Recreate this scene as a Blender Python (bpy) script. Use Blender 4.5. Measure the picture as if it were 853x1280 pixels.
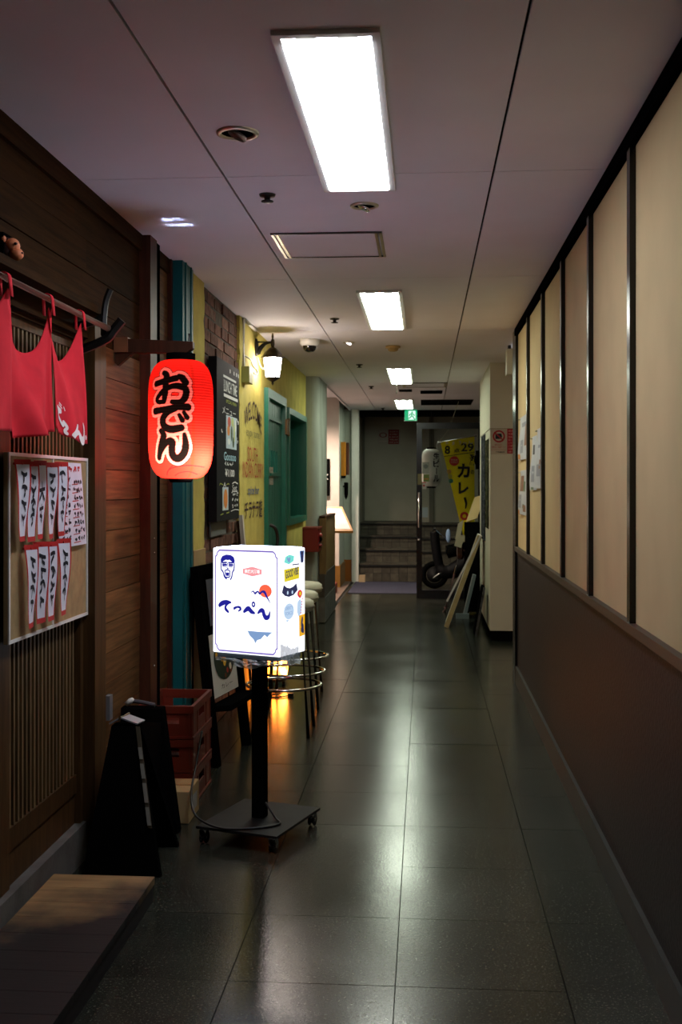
import bpy, bmesh, math, random
from mathutils import Vector, Matrix
random.seed(7)
S = bpy.context.scene
C = S.collection
for o in list(bpy.data.objects): bpy.data.objects.remove(o)

# ---------------------------------------------------------------- camera, world, exposure
YAW = math.atan(105 / 1400)
cam = bpy.data.cameras.new('camera'); cam_o = bpy.data.objects.new('camera', cam); C.objects.link(cam_o)
cam.sensor_fit = 'AUTO'; cam.sensor_width = 36; cam.lens = 1400 / 1280 * 36; cam.shift_y = -33 / 1280
cam.clip_start = .05
cam_o.location = (0, 0, 1.30); cam_o.rotation_euler = (math.pi / 2, 0, YAW)
cam.dof.use_dof = True; cam.dof.focus_distance = 4.3; cam.dof.aperture_fstop = 8.0
S.camera = cam_o
w = bpy.data.worlds.new('world'); S.world = w; w.use_nodes = True
w.node_tree.nodes['Background'].inputs[0].default_value = (.55, .6, .7, 1)
w.node_tree.nodes['Background'].inputs[1].default_value = .006
S.view_settings.view_transform = 'Standard'; S.view_settings.look = 'None'
S.view_settings.gamma = 1; S.view_settings.use_curve_mapping = False
S.view_settings.exposure = 0.0
S.cycles.use_denoising = True
S.cycles.max_bounces = 8; S.cycles.diffuse_bounces = 4; S.cycles.glossy_bounces = 4
S.cycles.sample_clamp_indirect = 6

L_TROFFER, L_SIGN, L_LANTERN, L_WALL_LAMP, L_ORANGE, L_SIGN_TOP = 24.0, 1.5, 8.0, 90.0, 24.0, 15.0

# ---------------------------------------------------------------- materials
def lin(c):
    return tuple(((v / 255) / 12.92 if v / 255 <= .04045 else ((v / 255 + .055) / 1.055) ** 2.4) for v in c)

MATS = {}
def mat(name, col, rough=.6, spec=.4, metal=0, var=.15, scale=9, bump=0, bscale=80, rnd=0, stretch=None, coat=0, speck_scale=230,
        emit=None, es=0, wear=None, wear_scale=3, wear_lo=.55, wear_hi=.7, speck=None):
    """procedural material: noise-varied colour, optional grain stretch, per-piece variation, stains and fine relief"""
    if name in MATS: return MATS[name]
    m = bpy.data.materials.new(name); m.use_nodes = True; MATS[name] = m
    nt = m.node_tree; N = nt.nodes; K = nt.links; b = N['Principled BSDF']
    b.inputs['Roughness'].default_value = rough; b.inputs['Specular IOR Level'].default_value = spec
    b.inputs['Metallic'].default_value = metal
    if coat: b.inputs['Coat Weight'].default_value = coat; b.inputs['Coat Roughness'].default_value = .12
    c = tuple(col) + (1,)
    if emit is not None:
        b.inputs['Emission Color'].default_value = tuple(emit) + (1,); b.inputs['Emission Strength'].default_value = es
        b.inputs['Base Color'].default_value = c
        return m
    g = N.new('ShaderNodeNewGeometry'); vec = g.outputs['Position']
    if rnd:
        oi = N.new('ShaderNodeObjectInfo'); sc = N.new('ShaderNodeVectorMath'); sc.operation = 'SCALE'
        cb = N.new('ShaderNodeCombineXYZ')
        for i in range(3): K.new(oi.outputs['Random'], cb.inputs[i])
        K.new(cb.outputs[0], sc.inputs[0]); sc.inputs['Scale'].default_value = 17
        ad = N.new('ShaderNodeVectorMath'); ad.operation = 'ADD'; K.new(vec, ad.inputs[0]); K.new(sc.outputs[0], ad.inputs[1]); vec = ad.outputs[0]
    mp = N.new('ShaderNodeMapping'); K.new(vec, mp.inputs[0])
    mp.inputs['Scale'].default_value = stretch or (1, 1, 1)
    n = N.new('ShaderNodeTexNoise'); n.inputs['Scale'].default_value = scale; n.inputs['Detail'].default_value = 6
    K.new(mp.outputs[0], n.inputs['Vector'])
    r = N.new('ShaderNodeValToRGB'); K.new(n.outputs['Fac'], r.inputs[0])
    r.color_ramp.elements[0].position = .3; r.color_ramp.elements[1].position = .7
    r.color_ramp.elements[0].color = tuple(v * (1 - var) for v in col) + (1,)
    r.color_ramp.elements[1].color = tuple(min(1, v * (1 + var)) for v in col) + (1,)
    out = r.outputs[0]
    if speck:
        v2 = N.new('ShaderNodeTexNoise'); v2.inputs['Scale'].default_value = speck_scale; v2.inputs['Detail'].default_value = 2
        K.new(g.outputs['Position'], v2.inputs['Vector'])
        r2 = N.new('ShaderNodeValToRGB'); K.new(v2.outputs['Fac'], r2.inputs[0])
        r2.color_ramp.elements[0].position = .58; r2.color_ramp.elements[1].position = .68
        mx = N.new('ShaderNodeMixRGB'); K.new(r2.outputs[0], mx.inputs[0]); K.new(out, mx.inputs[1]); mx.inputs[2].default_value = tuple(speck) + (1,)
        out = mx.outputs[0]
    if wear:
        v3 = N.new('ShaderNodeTexNoise'); v3.inputs['Scale'].default_value = wear_scale; v3.inputs['Detail'].default_value = 8
        v3.inputs['Roughness'].default_value = .65; K.new(g.outputs['Position'], v3.inputs['Vector'])
        r3 = N.new('ShaderNodeValToRGB'); K.new(v3.outputs['Fac'], r3.inputs[0])
        r3.color_ramp.elements[0].position = wear_lo; r3.color_ramp.elements[1].position = wear_hi
        mx = N.new('ShaderNodeMixRGB'); K.new(r3.outputs[0], mx.inputs[0]); K.new(out, mx.inputs[1]); mx.inputs[2].default_value = tuple(wear) + (1,)
        out = mx.outputs[0]
    if rnd:
        hs = N.new('ShaderNodeHueSaturation'); K.new(out, hs.inputs['Color'])
        mr = N.new('ShaderNodeMapRange'); K.new(oi.outputs['Random'], mr.inputs[0])
        mr.inputs[3].default_value = 1 - rnd; mr.inputs[4].default_value = 1 + rnd
        K.new(mr.outputs[0], hs.inputs['Value']); out = hs.outputs[0]
    K.new(out, b.inputs['Base Color'])
    if bump:
        bn = N.new('ShaderNodeTexNoise'); bn.inputs['Scale'].default_value = bscale; bn.inputs['Detail'].default_value = 5
        K.new(mp.outputs[0], bn.inputs['Vector'])
        bp = N.new('ShaderNodeBump'); bp.inputs['Strength'].default_value = bump; bp.inputs['Distance'].default_value = .01
        K.new(bn.outputs['Fac'], bp.inputs['Height']); K.new(bp.outputs[0], b.inputs['Normal'])
    return m

def glow(name, col, es):
    return mat(name, (.02, .02, .02), emit=col, es=es)
def flat(name, c, rough=.6, **k):
    return mat(name, lin(c), rough, var=k.pop('var', .06), **k)

WOODY = (14, 1.2, 26)     # grain along Y
M_FLOOR = mat('terrazzo_floor', (.016, .0172, .0120), .30, .38, var=.38, scale=7, bump=.05, bscale=130, rnd=.14, speck=(.075, .076, .058), speck_scale=150)
nt = M_FLOOR.node_tree     # waxed in places, dull where it is walked on: roughness varies
_n = nt.nodes.new('ShaderNodeTexNoise'); _n.inputs['Scale'].default_value = 2.2; _n.inputs['Detail'].default_value = 6
_g = nt.nodes.new('ShaderNodeNewGeometry'); nt.links.new(_g.outputs['Position'], _n.inputs['Vector'])
_r = nt.nodes.new('ShaderNodeMapRange'); _r.inputs[1].default_value = .15; _r.inputs[2].default_value = .85
_r.inputs[3].default_value = .13; _r.inputs[4].default_value = .25
nt.links.new(_n.outputs['Fac'], _r.inputs[0]); nt.links.new(_r.outputs[0], nt.nodes['Principled BSDF'].inputs['Roughness'])
M_GROUT = flat('dark_joint', (20, 20, 18), .9)
M_CEIL = mat('painted_ceiling_board', (.80, .79, .86), .75, .2, var=.04, scale=2, bump=.03, bscale=300)
M_BLACK = flat('black_paint', (9, 9, 9), .7, spec=0)
M_BLACKGLOSS = flat('black_lacquer', (12, 11, 11), .22)
M_SHADOWGAP = flat('dark_void', (6, 6, 6), .9)
M_PANEL = mat('cream_wall_cloth', (.50, .39, .205), .85, .1, var=.06, scale=4, bump=.04, bscale=400, rnd=.10)
M_WAINSCOT = mat('brown_woven_vinyl', (.0135, .0105, .0115), .5, .16, var=.2, scale=60)
nt = M_WAINSCOT.node_tree  # woven relief
_g = nt.nodes.new('ShaderNodeNewGeometry'); _w = nt.nodes.new('ShaderNodeTexVoronoi'); _w.inputs['Scale'].default_value = 75
_b = nt.nodes.new('ShaderNodeBump'); _b.inputs['Strength'].default_value = .35; _b.inputs['Distance'].default_value = .002
nt.links.new(_g.outputs['Position'], _w.inputs['Vector']); nt.links.new(_w.outputs['Distance'], _b.inputs['Height'])
nt.links.new(_b.outputs[0], nt.nodes['Principled BSDF'].inputs['Normal'])
_p = nt.nodes['Principled BSDF']; _src = _p.inputs['Base Color'].links[0].from_socket; _mm = nt.nodes.new('ShaderNodeMixRGB'); _mm.blend_type = 'MULTIPLY'; _mm.inputs[0].default_value = 1
_rr = nt.nodes.new('ShaderNodeMapRange'); _rr.inputs[1].default_value = .1; _rr.inputs[2].default_value = .6; _rr.inputs[3].default_value = .6; _rr.inputs[4].default_value = 1.5
nt.links.new(_w.outputs['Distance'], _rr.inputs[0]); nt.links.new(_src, _mm.inputs[1]); nt.links.new(_rr.outputs[0], _mm.inputs[2]); nt.links.new(_mm.outputs[0], _p.inputs['Base Color'])
M_CAP = mat('dark_brown_rail', (.035, .025, .018), .45, var=.3, scale=20, stretch=WOODY, wear=(.12, .09, .06), wear_scale=9, wear_lo=.66, wear_hi=.74)
M_BASE = flat('grey_baseboard', (44, 44, 41), .5, wear=(.10, .10, .09), wear_scale=8, wear_lo=.6, wear_hi=.75)
M_PLANK = mat('oiled_plank', (.118, .058, .021), .6, .08, var=.42, scale=2.6, stretch=WOODY, bump=.10, bscale=6, rnd=.22)
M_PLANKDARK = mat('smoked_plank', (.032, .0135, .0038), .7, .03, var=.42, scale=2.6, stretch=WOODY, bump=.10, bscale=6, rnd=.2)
M_DOORWOOD = mat('dark_door_wood', (.055, .027, .009), .5, .15, var=.4, scale=3, stretch=(14, 14, 1.5), bump=.05, bscale=8, rnd=.15)
M_SLAT = mat('lattice_wood', (.12, .075, .032), .5, .2, var=.35, scale=4, stretch=(20, 20, 2), rnd=.25)
M_POST = mat('red_brown_post', (.050, .017, .008), .45, .25, var=.3, scale=4, stretch=(14, 14, 1.5), rnd=.1)
M_TEAL = mat('teal_paint', (.005, .105, .112), .45, .25, var=.12, scale=6, wear=(.02, .05, .05), wear_scale=14, wear_lo=.7, wear_hi=.76)
M_STUCCO = mat('yellow_stucco', (.52, .44, .115), .9, .1, var=.16, scale=6, bump=.5, bscale=22, wear=(.18, .15, .05), wear_scale=26, wear_lo=.69, wear_hi=.76)
M_BRICK = mat('old_brick', (.145, .070, .050), .9, .1, var=.4, scale=22, bump=.5, bscale=50, rnd=.45, wear=(.16, .13, .10), wear_scale=12, wear_lo=.58, wear_hi=.72)
M_MORTAR = mat('mortar', (.10, .085, .068), .95, .1, var=.3, scale=30, bump=.6, bscale=60)
M_GREEN = mat('green_door_paint', (.012, .125, .082), .38, .4, var=.16, scale=5, stretch=(10, 10, 1), bump=.06, bscale=20)
M_PLASTER = mat('grey_plaster', (.34, .36, .31), .85, .15, var=.2, scale=5, stretch=(1, 1, .4), bump=.15, bscale=16)
M_PILLAR = mat('cream_pillar_paint', (.50, .47, .36), .7, .2, var=.06, scale=3, bump=.03, bscale=90, wear=(.2, .16, .1), wear_scale=30, wear_lo=.73, wear_hi=.77)
M_CONCRETE = mat('concrete', (.105, .10, .088), .85, .15, var=.25, scale=9, bump=.2, bscale=60)
M_ENDWALL = mat('grey_end_wall', (.27, .25, .20), .5, .35, var=.10, scale=3)
M_TILE = mat('dark_stair_tile', (.050, .044, .033), .6, .2, var=.3, scale=12, bump=.1, bscale=60, rnd=.25)
M_WHITE = flat('white_paint', (214, 212, 204), .5)
M_CREAM = flat('cream_plastic', (196, 190, 160), .45)
M_PAPER = flat('white_paper', (214, 214, 224), .8)
M_INK = flat('black_ink', (14, 14, 26), .7)
M_REDINK = flat('red_ink', (178, 26, 22), .7)
M_STEEL = mat('chrome', (.75, .75, .74), .14, metal=1, var=.03)
M_ALU = mat('aluminium', (.62, .58, .48), .35, metal=1, var=.08)
M_IRON = flat('black_iron', (16, 14, 13), .45)
M_NOREN = mat('red_cotton', (.62, .022, .035), .85, .15, var=.12, scale=14, bump=.15, bscale=500)
M_CORK = mat('cork_board', (.33, .235, .115), .9, .1, var=.14, scale=30, bump=.1, bscale=200)
M_CARD = mat('cardboard', (.40, .28, .13), .85, .1, var=.1, scale=8)
M_CRATE = mat('red_plastic_crate', (.135, .020, .009), .45, .4, var=.15, scale=10)
M_CABLE = flat('black_cable', (14, 14, 14), .5)
M_RED = flat('red_enamel', (112, 14, 16), .35)
M_GLASSDARK = None

# ---------------------------------------------------------------- mesh helpers
def box(bm, x0, x1, y0, y1, z0, z1, mi=0):
    v = [bm.verts.new((x, y, z)) for z in (z0, z1) for y in (y0, y1) for x in (x0, x1)]
    for q in ((0, 2, 3, 1), (4, 5, 7, 6), (0, 1, 5, 4), (2, 6, 7, 3), (0, 4, 6, 2), (1, 3, 7, 5)):
        f = bm.faces.new([v[i] for i in q]); f.material_index = mi
    return v
def obox(bm, M, sx, sy, sz, mi=0):
    """box centred on the origin of matrix M"""
    v = box(bm, -sx / 2, sx / 2, -sy / 2, sy / 2, -sz / 2, sz / 2, mi)
    for q in v: q.co = M @ q.co
    return v
def frame_of(d):
    d = d.normalized(); a = Vector((0, 0, 1)) if abs(d.z) < .9 else Vector((1, 0, 0))
    x = d.cross(a).normalized(); return x, x.cross(d).normalized()
def spline(pts, n=6):
    pts = [Vector(p) for p in pts]
    if len(pts) < 3 or n < 2: return pts
    out = []
    for i in range(len(pts) - 1):
        p0, p1, p2, p3 = pts[max(i - 1, 0)], pts[i], pts[i + 1], pts[min(i + 2, len(pts) - 1)]
        for k in range(n):
            t = k / n
            out.append(.5 * ((2 * p1) + (p2 - p0) * t + (2 * p0 - 5 * p1 + 4 * p2 - p3) * t * t + (3 * p1 - p0 - 3 * p2 + p3) * t ** 3))
    return out + [pts[-1]]
def tube(bm, pts, r, n=8, cap=True, mi=0):
    pts = [Vector(p) for p in pts]; rings = []
    rr = r if isinstance(r, (list, tuple)) else [r] * len(pts)
    x = y = None
    for i, p in enumerate(pts):
        d = (pts[min(i + 1, len(pts) - 1)] - pts[max(i - 1, 0)])
        if d.length < 1e-9: d = Vector((0, 0, 1))
        d.normalize()
        if x is None: x, y = frame_of(d)
        else:
            x = (x - d * x.dot(d)).normalized(); y = d.cross(x)
        rings.append([bm.verts.new(p + (x * math.cos(2 * math.pi * k / n) + y * math.sin(2 * math.pi * k / n)) * rr[i]) for k in range(n)])
    for a, b in zip(rings, rings[1:]):
        for k in range(n):
            f = bm.faces.new((a[k], a[(k + 1) % n], b[(k + 1) % n], b[k])); f.material_index = mi
    if cap:
        for q in (rings[0], rings[-1]): bm.faces.new(q).material_index = mi
def lathe(bm, prof, cx, cy, n=24, mi=0, cap=True, M=None):
    rings = []
    for r, z in prof:
        ring = []
        for k in range(n):
            a = 2 * math.pi * k / n; p = Vector((r * math.cos(a), r * math.sin(a), z))
            p = M @ p if M is not None else p + Vector((cx, cy, 0))
            ring.append(bm.verts.new(p))
        rings.append(ring)
    for a, b in zip(rings, rings[1:]):
        for k in range(n):
            f = bm.faces.new((a[k], a[(k + 1) % n], b[(k + 1) % n], b[k])); f.material_index = mi; f.smooth = True
    if cap:
        for q in (rings[0], rings[-1]): bm.faces.new(q).material_index = mi
def plane_map(o, ux, uy):
    o, ux, uy = Vector(o), Vector(ux), Vector(uy)
    return lambda x, y: o + ux * x + uy * y
def shift_map(f, d):
    d = Vector(d); return lambda x, y: f(x, y) + d
def poly(bm, pts, f, mi=0):
    bm.faces.new([bm.verts.new(f(x, y)) for x, y in pts]).material_index = mi
def rect(bm, x0, x1, y0, y1, f, mi=0):
    poly(bm, [(x0, y0), (x1, y0), (x1, y1), (x0, y1)], f, mi)
def disc(bm, cx, cy, r, f, n=20, ry=None, mi=0):
    ry = ry or r
    poly(bm, [(cx + r * math.cos(2 * math.pi * k / n), cy + ry * math.sin(2 * math.pi * k / n)) for k in range(n)], f, mi)
def ring2(bm, cx, cy, r0, r1, f, n=24, mi=0):
    for k in range(n):
        a, b = 2 * math.pi * k / n, 2 * math.pi * (k + 1) / n
        poly(bm, [(cx + r * math.cos(t), cy + r * math.sin(t)) for r, t in ((r0, a), (r1, a), (r1, b), (r0, b))], f, mi)
def stroke(bm, pts, wd, f, n=5, mi=0, caps=True):
    """a brush stroke: flat ribbon with round ends; wd = full width(s)"""
    m = len(pts); ww = wd if isinstance(wd, (list, tuple)) else [wd] * m
    p3 = spline([(x, y, 0) for x, y in pts], n) if m > 2 else [Vector((x, y, 0)) for x, y in pts]
    def width(i):
        t = i / (len(p3) - 1) * (m - 1); k = min(int(t), m - 2); return ww[k] + (ww[k + 1] - ww[k]) * (t - k)
    prev = None
    for i, p in enumerate(p3):
        d = p3[min(i + 1, len(p3) - 1)] - p3[max(i - 1, 0)]
        if d.length < 1e-9: continue
        d.normalize(); nn = Vector((-d.y, d.x, 0)) * width(i) / 2
        cur = (bm.verts.new(f(*(p + nn).xy)), bm.verts.new(f(*(p - nn).xy)))
        if prev: bm.faces.new((prev[0], cur[0], cur[1], prev[1])).material_index = mi
        prev = cur
    if caps:
        disc(bm, p3[0].x, p3[0].y, width(0) / 2, f, 8, mi=mi); disc(bm, p3[-1].x, p3[-1].y, width(len(p3) - 1) / 2, f, 8, mi=mi)
_txt = {}
def text_pts(s, bold=0.0, res=2):
    key = (s, bold, res)
    if key not in _txt:
        cu = bpy.data.curves.new('t', 'FONT'); cu.body = s; cu.offset = bold; cu.resolution_u = res
        o = bpy.data.objects.new('t', cu); C.objects.link(o)
        dg = bpy.context.evaluated_depsgraph_get(); me = bpy.data.meshes.new_from_object(o.evaluated_get(dg))
        vs = [tuple(v.co.xy) for v in me.vertices]; fs = [tuple(p.vertices) for p in me.polygons]
        bpy.data.objects.remove(o); bpy.data.curves.remove(cu); bpy.data.meshes.remove(me)
        _txt[key] = (vs, fs)
    return _txt[key]
def text(bm, s, cx, cy, wd, ht, f, bold=0.0, res=2, mi=0, warp=None):
    """writing fitted into a box of wd x ht around (cx, cy)"""
    vs, fs = text_pts(s, bold, res)
    if not vs: return
    xs = [v[0] for v in vs]; ys = [v[1] for v in vs]
    x0, x1, y0, y1 = min(xs), max(xs), min(ys), max(ys)
    nv = []
    for x, y in vs:
        X = cx + ((x - x0) / max(x1 - x0, 1e-6) - .5) * wd; Y = cy + ((y - y0) / max(y1 - y0, 1e-6) - .5) * ht
        if warp: X, Y = warp(X, Y)
        nv.append(bm.verts.new(f(X, Y)))
    for p in fs:
        try: bm.faces.new([nv[i] for i in p]).material_index = mi
        except ValueError: pass
def vtext(bm, s, cx, top, size, f, pitch=None, **k):
    for i, ch in enumerate(s):
        text(bm, ch, cx, top - (pitch or size * 1.1) * i - size / 2, size if ch != 'ー' else size * .16, size, f, **k) if ch != 'ー' else rect(bm, cx - size * .07, cx + size * .07, top - (pitch or size * 1.1) * i - size * .95, top - (pitch or size * 1.1) * i - size * .05, f, k.get('mi', 0))
def scribble(bm, x0, x1, y, h, f, n=6, wd=.0015, mi=0, rng=random):
    """an unreadable handwritten row: short brush marks"""
    for i in range(n):
        cx = x0 + (x1 - x0) * (i + .5) / n; q = (x1 - x0) / n * .42
        for _ in range(3):
            a = (cx + rng.uniform(-q, q), y + rng.uniform(-h, h) / 2); b = (cx + rng.uniform(-q, q), y + rng.uniform(-h, h) / 2)
            stroke(bm, [a, ((a[0] + b[0]) / 2 + rng.uniform(-q, q) * .4, (a[1] + b[1]) / 2), b], wd, f, 2, mi, caps=False)

# ---------------------------------------------------------------- objects
def finish(bm, name, mats, smooth=False, normals=True):
    if normals: bmesh.ops.recalc_face_normals(bm, faces=bm.faces)
    me = bpy.data.meshes.new(name); bm.to_mesh(me); bm.free()
    for m in (mats if isinstance(mats, (list, tuple)) else [mats]): me.materials.append(m)
    if smooth:
        for p in me.polygons: p.use_smooth = True
    return me
def base_of(p):
    q = Vector((0, 0, 0)); 
    while p is not None: q += Vector(p.location); p = None if p.parent is None else None
    return q
def obj(name, bm, mats, parent=None, smooth=False, label=None, kind=None, bevel=0, normals=True, auto=False):
    """one mesh, modelled in world coordinates"""
    o = bpy.data.objects.new(name, finish(bm, name, mats, smooth, normals)); C.objects.link(o)
    if parent is not None:
        o.parent = parent
        o.matrix_parent_inverse = Matrix.Translation(-Vector(parent.location))
    if label: o['label'] = label
    if kind: o['kind'] = kind
    if bevel:
        md = o.modifiers.new('bevel', 'BEVEL'); md.width = bevel; md.segments = 2; md.limit_method = 'ANGLE'
    return o
def settle(o):
    """move a top-level mesh's origin to the middle of its underside"""
    vs = o.data.vertices
    xs = [v.co.x for v in vs]; ys = [v.co.y for v in vs]; zs = [v.co.z for v in vs]
    b = Vector(((min(xs) + max(xs)) / 2, (min(ys) + max(ys)) / 2, min(zs)))
    o.data.transform(Matrix.Translation(-b)); o.location = b
def tag(o, label, cat, group=None):
    o['label'] = label; o['category'] = cat
    if group: o['group'] = group
    return o
def solo(name, bm, mats, label, cat, group=None, **k):
    o = obj(name, bm, mats, **k); settle(o); return tag(o, label, cat, group)
def thing(name, label, cat, loc, group=None):
    o = bpy.data.objects.new(name, None); C.objects.link(o); o.location = loc; o.empty_display_size = .05
    return tag(o, label, cat, group)
def struct(name, loc=(0, 0, 0)):
    o = bpy.data.objects.new(name, None); C.objects.link(o); o.location = loc; o['kind'] = 'structure'; o.empty_display_size = .05
    return o
def dup(root, d, label=None, rotz=None):
    r = root.copy(); C.objects.link(r); r.location = Vector(root.location) + Vector(d)
    if rotz is not None: r.rotation_euler.z = rotz
    if label: r['label'] = label
    for ch in list(root.children):
        c = ch.copy(); C.objects.link(c); c.parent = r; c.matrix_parent_inverse = ch.matrix_parent_inverse.copy()
        for g in ch.children:
            e = g.copy(); C.objects.link(e); e.parent = c; e.matrix_parent_inverse = g.matrix_parent_inverse.copy()
    return r
def BM(): return bmesh.new()
def bbox(name, m, parent, *b, **k):
    bm = BM(); box(bm, *b); return obj(name, bm, m, parent, **k)
_unit = {}
def unit_mesh(m, bev=0):
    k = (m.name, bev)
    if k not in _unit:
        bm = BM(); box(bm, -.5, .5, -.5, .5, -.5, .5); me = finish(bm, 'piece', m); _unit[k] = me
    return _unit[k]
def piece(name, m, parent, x0, x1, y0, y1, z0, z1):
    """one plank / slat / tile: shares its mesh with its likes, sized by scale"""
    o = bpy.data.objects.new(name, unit_mesh(m)); C.objects.link(o)
    o.location = ((x0 + x1) / 2, (y0 + y1) / 2, (z0 + z1) / 2); o.scale = (x1 - x0, y1 - y0, z1 - z0)
    o.parent = parent; o.matrix_parent_inverse = Matrix.Translation(-Vector(parent.location)) if parent.type == 'EMPTY' else Matrix()
    return o

# ================================================================ THE SETTING
XR = .61          # right wall
XL = -1.17        # plank wall
XY = -1.12        # yellow wall
ZC = 2.33         # ceiling

# floor: a slab that carries every tile
bm = BM(); box(bm, -2.4, 1.6, -1.2, 15.35, -.10, -.012)
floor = obj('floor', bm, M_GROUT, kind='structure')
cols = [-1.397, -.957, -.517, -.077, .363, .803]
for i in range(36):
    y = 2.91 + .457 * (i - 8)
    if y + .457 > 15.3: break
    for a, b in zip(cols, cols[1:]):
        if a < -1.3 and y > 11.0: continue
        dz = random.uniform(-.0006, .0006)
        piece('tile', M_FLOOR, floor, a + .0014, b - .0014, y + .0010, y + .4560, -.012, dz)
bm = BM(); box(bm, -2.3, -.99, 11.2, 15.1, -.011, .008)
M_STONE = mat('reddish_stone', (.11, .075, .06), .5, .4, var=.3, scale=5)
obj('stone_slab', bm, M_STONE, floor, label='reddish stone paving of the alcove')

# ceiling boards with holes for the troffers
TROF = [(-.345, -.105, 2.52, 3.87), (-.360, -.125, 5.90, 7.31), (-.345, -.115, 9.75, 11.22), (-.375, -.145, 13.38, 14.85)]
bm = BM(); box(bm, -2.4, 1.6, -1.2, 15.35, ZC + .10, ZC + .16)
ceiling = obj('ceiling', bm, M_SHADOWGAP, kind='structure')
xs = [-1.24, -.667, .225, .70]
ys = [-1.2, -.01, 1.845, 3.70, 5.555, 7.41, 9.265, 11.12, 12.97, 14.83, 15.3]
for i, (x0, x1) in enumerate(zip(xs, xs[1:])):
    for y0, y1 in zip(ys, ys[1:]):
        g = .0024; ax0, ax1, ay0, ay1 = x0 + .004, x1 - .004, y0 + g, y1 - g
        if i == 0 and y0 >= 11.1: ax0 = -1.02
        if i == 2: ax1 = .70 if y1 < 7.5 else 1.5
        holes = [h for h in TROF if h[0] < ax1 and h[1] > ax0 and h[2] < ay1 and h[3] > ay0]
        bm = BM()
        gx = sorted({ax0, ax1} | {min(max(v, ax0), ax1) for h in holes for v in h[:2]})
        gy = sorted({ay0, ay1} | {min(max(v, ay0), ay1) for h in holes for v in h[2:]})
        for p, q in zip(gx, gx[1:]):
            for r, s in zip(gy, gy[1:]):
                mx, my = (p + q) / 2, (r + s) / 2
                if any(h[0] < mx < h[1] and h[2] < my < h[3] for h in holes): continue
                box(bm, p, q, r, s, ZC, ZC + .012)
        obj('board', bm, M_CEIL, ceiling)

# troffers: frame, housing and a bright diffuser
def troffer(h, colr, label):
    x0, x1, y0, y1 = h; t = thing('ceiling_light', label, 'ceiling light', ((x0 + x1) / 2, (y0 + y1) / 2, ZC), 'recessed fluorescent lights along the corridor ceiling')
    bm = BM(); e = .016
    for b in ((x0 - .004, x1 + .004, y0 - .004, y0 + e), (x0 - .004, x1 + .004, y1 - e, y1 + .004), (x0 - .004, x0 + e, y0 + e, y1 - e), (x1 - e, x1 + .004, y0 + e, y1 - e)):
        box(bm, *b, ZC - .012, ZC - .0005)
    obj('frame', bm, M_WHITE, t)
    bm = BM()
    for b in ((x0 + .001, x0 + .01, y0 + .001, y1 - .001), (x1 - .01, x1 - .001, y0 + .001, y1 - .001), (x0 + .01, x1 - .01, y0 + .001, y0 + .01), (x0 + .01, x1 - .01, y1 - .01, y1 - .001)):
        box(bm, *b, ZC, ZC + .06)
    box(bm, x0 + .001, x1 - .001, y0 + .001, y1 - .001, ZC + .06, ZC + .07)
    obj('housing', bm, M_WHITE, t)
    bm = BM(); box(bm, x0 + .022, x1 - .022, y0 + .05, y1 - .022, ZC - .016, ZC + .05)
    obj('diffuser', bm, glow('lamp_' + ('%d%d%d' % tuple(int(c * 99) for c in colr)), colr, L_TROFFER), t)
    for x in ((x0 * .7 + x1 * .3), (x0 * .3 + x1 * .7)):
        bm = BM(); tube(bm, [(x, y0 + .018, ZC - .002), (x, y0 + .048, ZC - .002)], .024, 12)
        obj('tube_end', bm, glow('tube_white', (1, 1, .96), 1.2), t, smooth=True)
troffer(TROF[0], (.84, .87, 1.0), 'largest bright fluorescent ceiling light, nearest of the four')
troffer(TROF[1], (.95, 1.0, .88), 'second fluorescent ceiling light, beyond the access hatch frame')
troffer(TROF[2], (.88, 1.0, .80), 'third fluorescent ceiling light, with a thin rod hanging behind it')
troffer(TROF[3], (.88, 1.0, .80), 'farthest fluorescent ceiling light, just above the green exit sign')

# right wall: posts, panels, rail, wainscot
wr = struct('wall_right', (XR, 3, 0))
bbox('core', M_SHADOWGAP, wr, XR + .012, XR + .10, -1.2, 7.62, 0, ZC)
posts = [7.40 - .82 * k for k in range(11)]
edges = sorted(posts)
for a, b in zip([-1.2] + edges, edges):
    piece('panel', M_PANEL, wr, XR, XR + .012, a + (.046 if a > -1.1 else 0), b, .90, 2.285)
for y in edges:
    piece('post', M_BLACKGLOSS, wr, XR - .018, XR + .012, y, y + .046, .90, 2.285)
bbox('end_post', M_BLACKGLOSS, wr, XR - .018, XR + .10, 7.45, 7.64, .0, ZC)
bbox('top_rail', M_BLACK, wr, XR - .022, XR + .012, -1.2, 7.45, 2.285, ZC)
bbox('wainscot', M_WAINSCOT, wr, XR - .002, XR + .012, -1.2, 7.45, .11, .872)
bbox('cap_rail', M_CAP, wr, XR - .022, XR + .012, -1.2, 7.45, .872, .90)
bm = BM(); box(bm, XR - .016, XR + .012, -1.2, 7.46, 0, .11)
obj('baseboard_right', bm, M_BASE, kind='structure')

# pillar beyond the right wall
pil = struct('pillar_right', (.8, 10.3, 0))
bm = BM(); box(bm, .545, 1.3, 9.45, 11.2, .085, ZC); obj('shaft', bm, M_PILLAR, pil)
bm = BM(); box(bm, .552, 1.3, 9.457, 11.2, 0, .085); obj('plinth', bm, M_BLACK, pil)
bm = BM(); box(bm, .541, .60, 9.446, 9.45, 1.775, 1.779); box(bm, .60, 1.3, 9.446, 9.45, 1.775, 1.779); box(bm, .541, .545, 9.446, 11.2, 1.775, 1.779)
obj('seam', bm, flat('pillar_seam', (120, 110, 84)), pil)
bm = BM(); box(bm, .95, 1.05, 7.64, 9.45, 0, ZC); obj('wall_right_recess', bm, M_PILLAR, kind='structure')
bm = BM(); box(bm, 1.15, 1.25, 11.2, 17.2, 0, 2.6); obj('wall_right_far', bm, flat('dark_wall', (34, 33, 30)), kind='structure')

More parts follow.
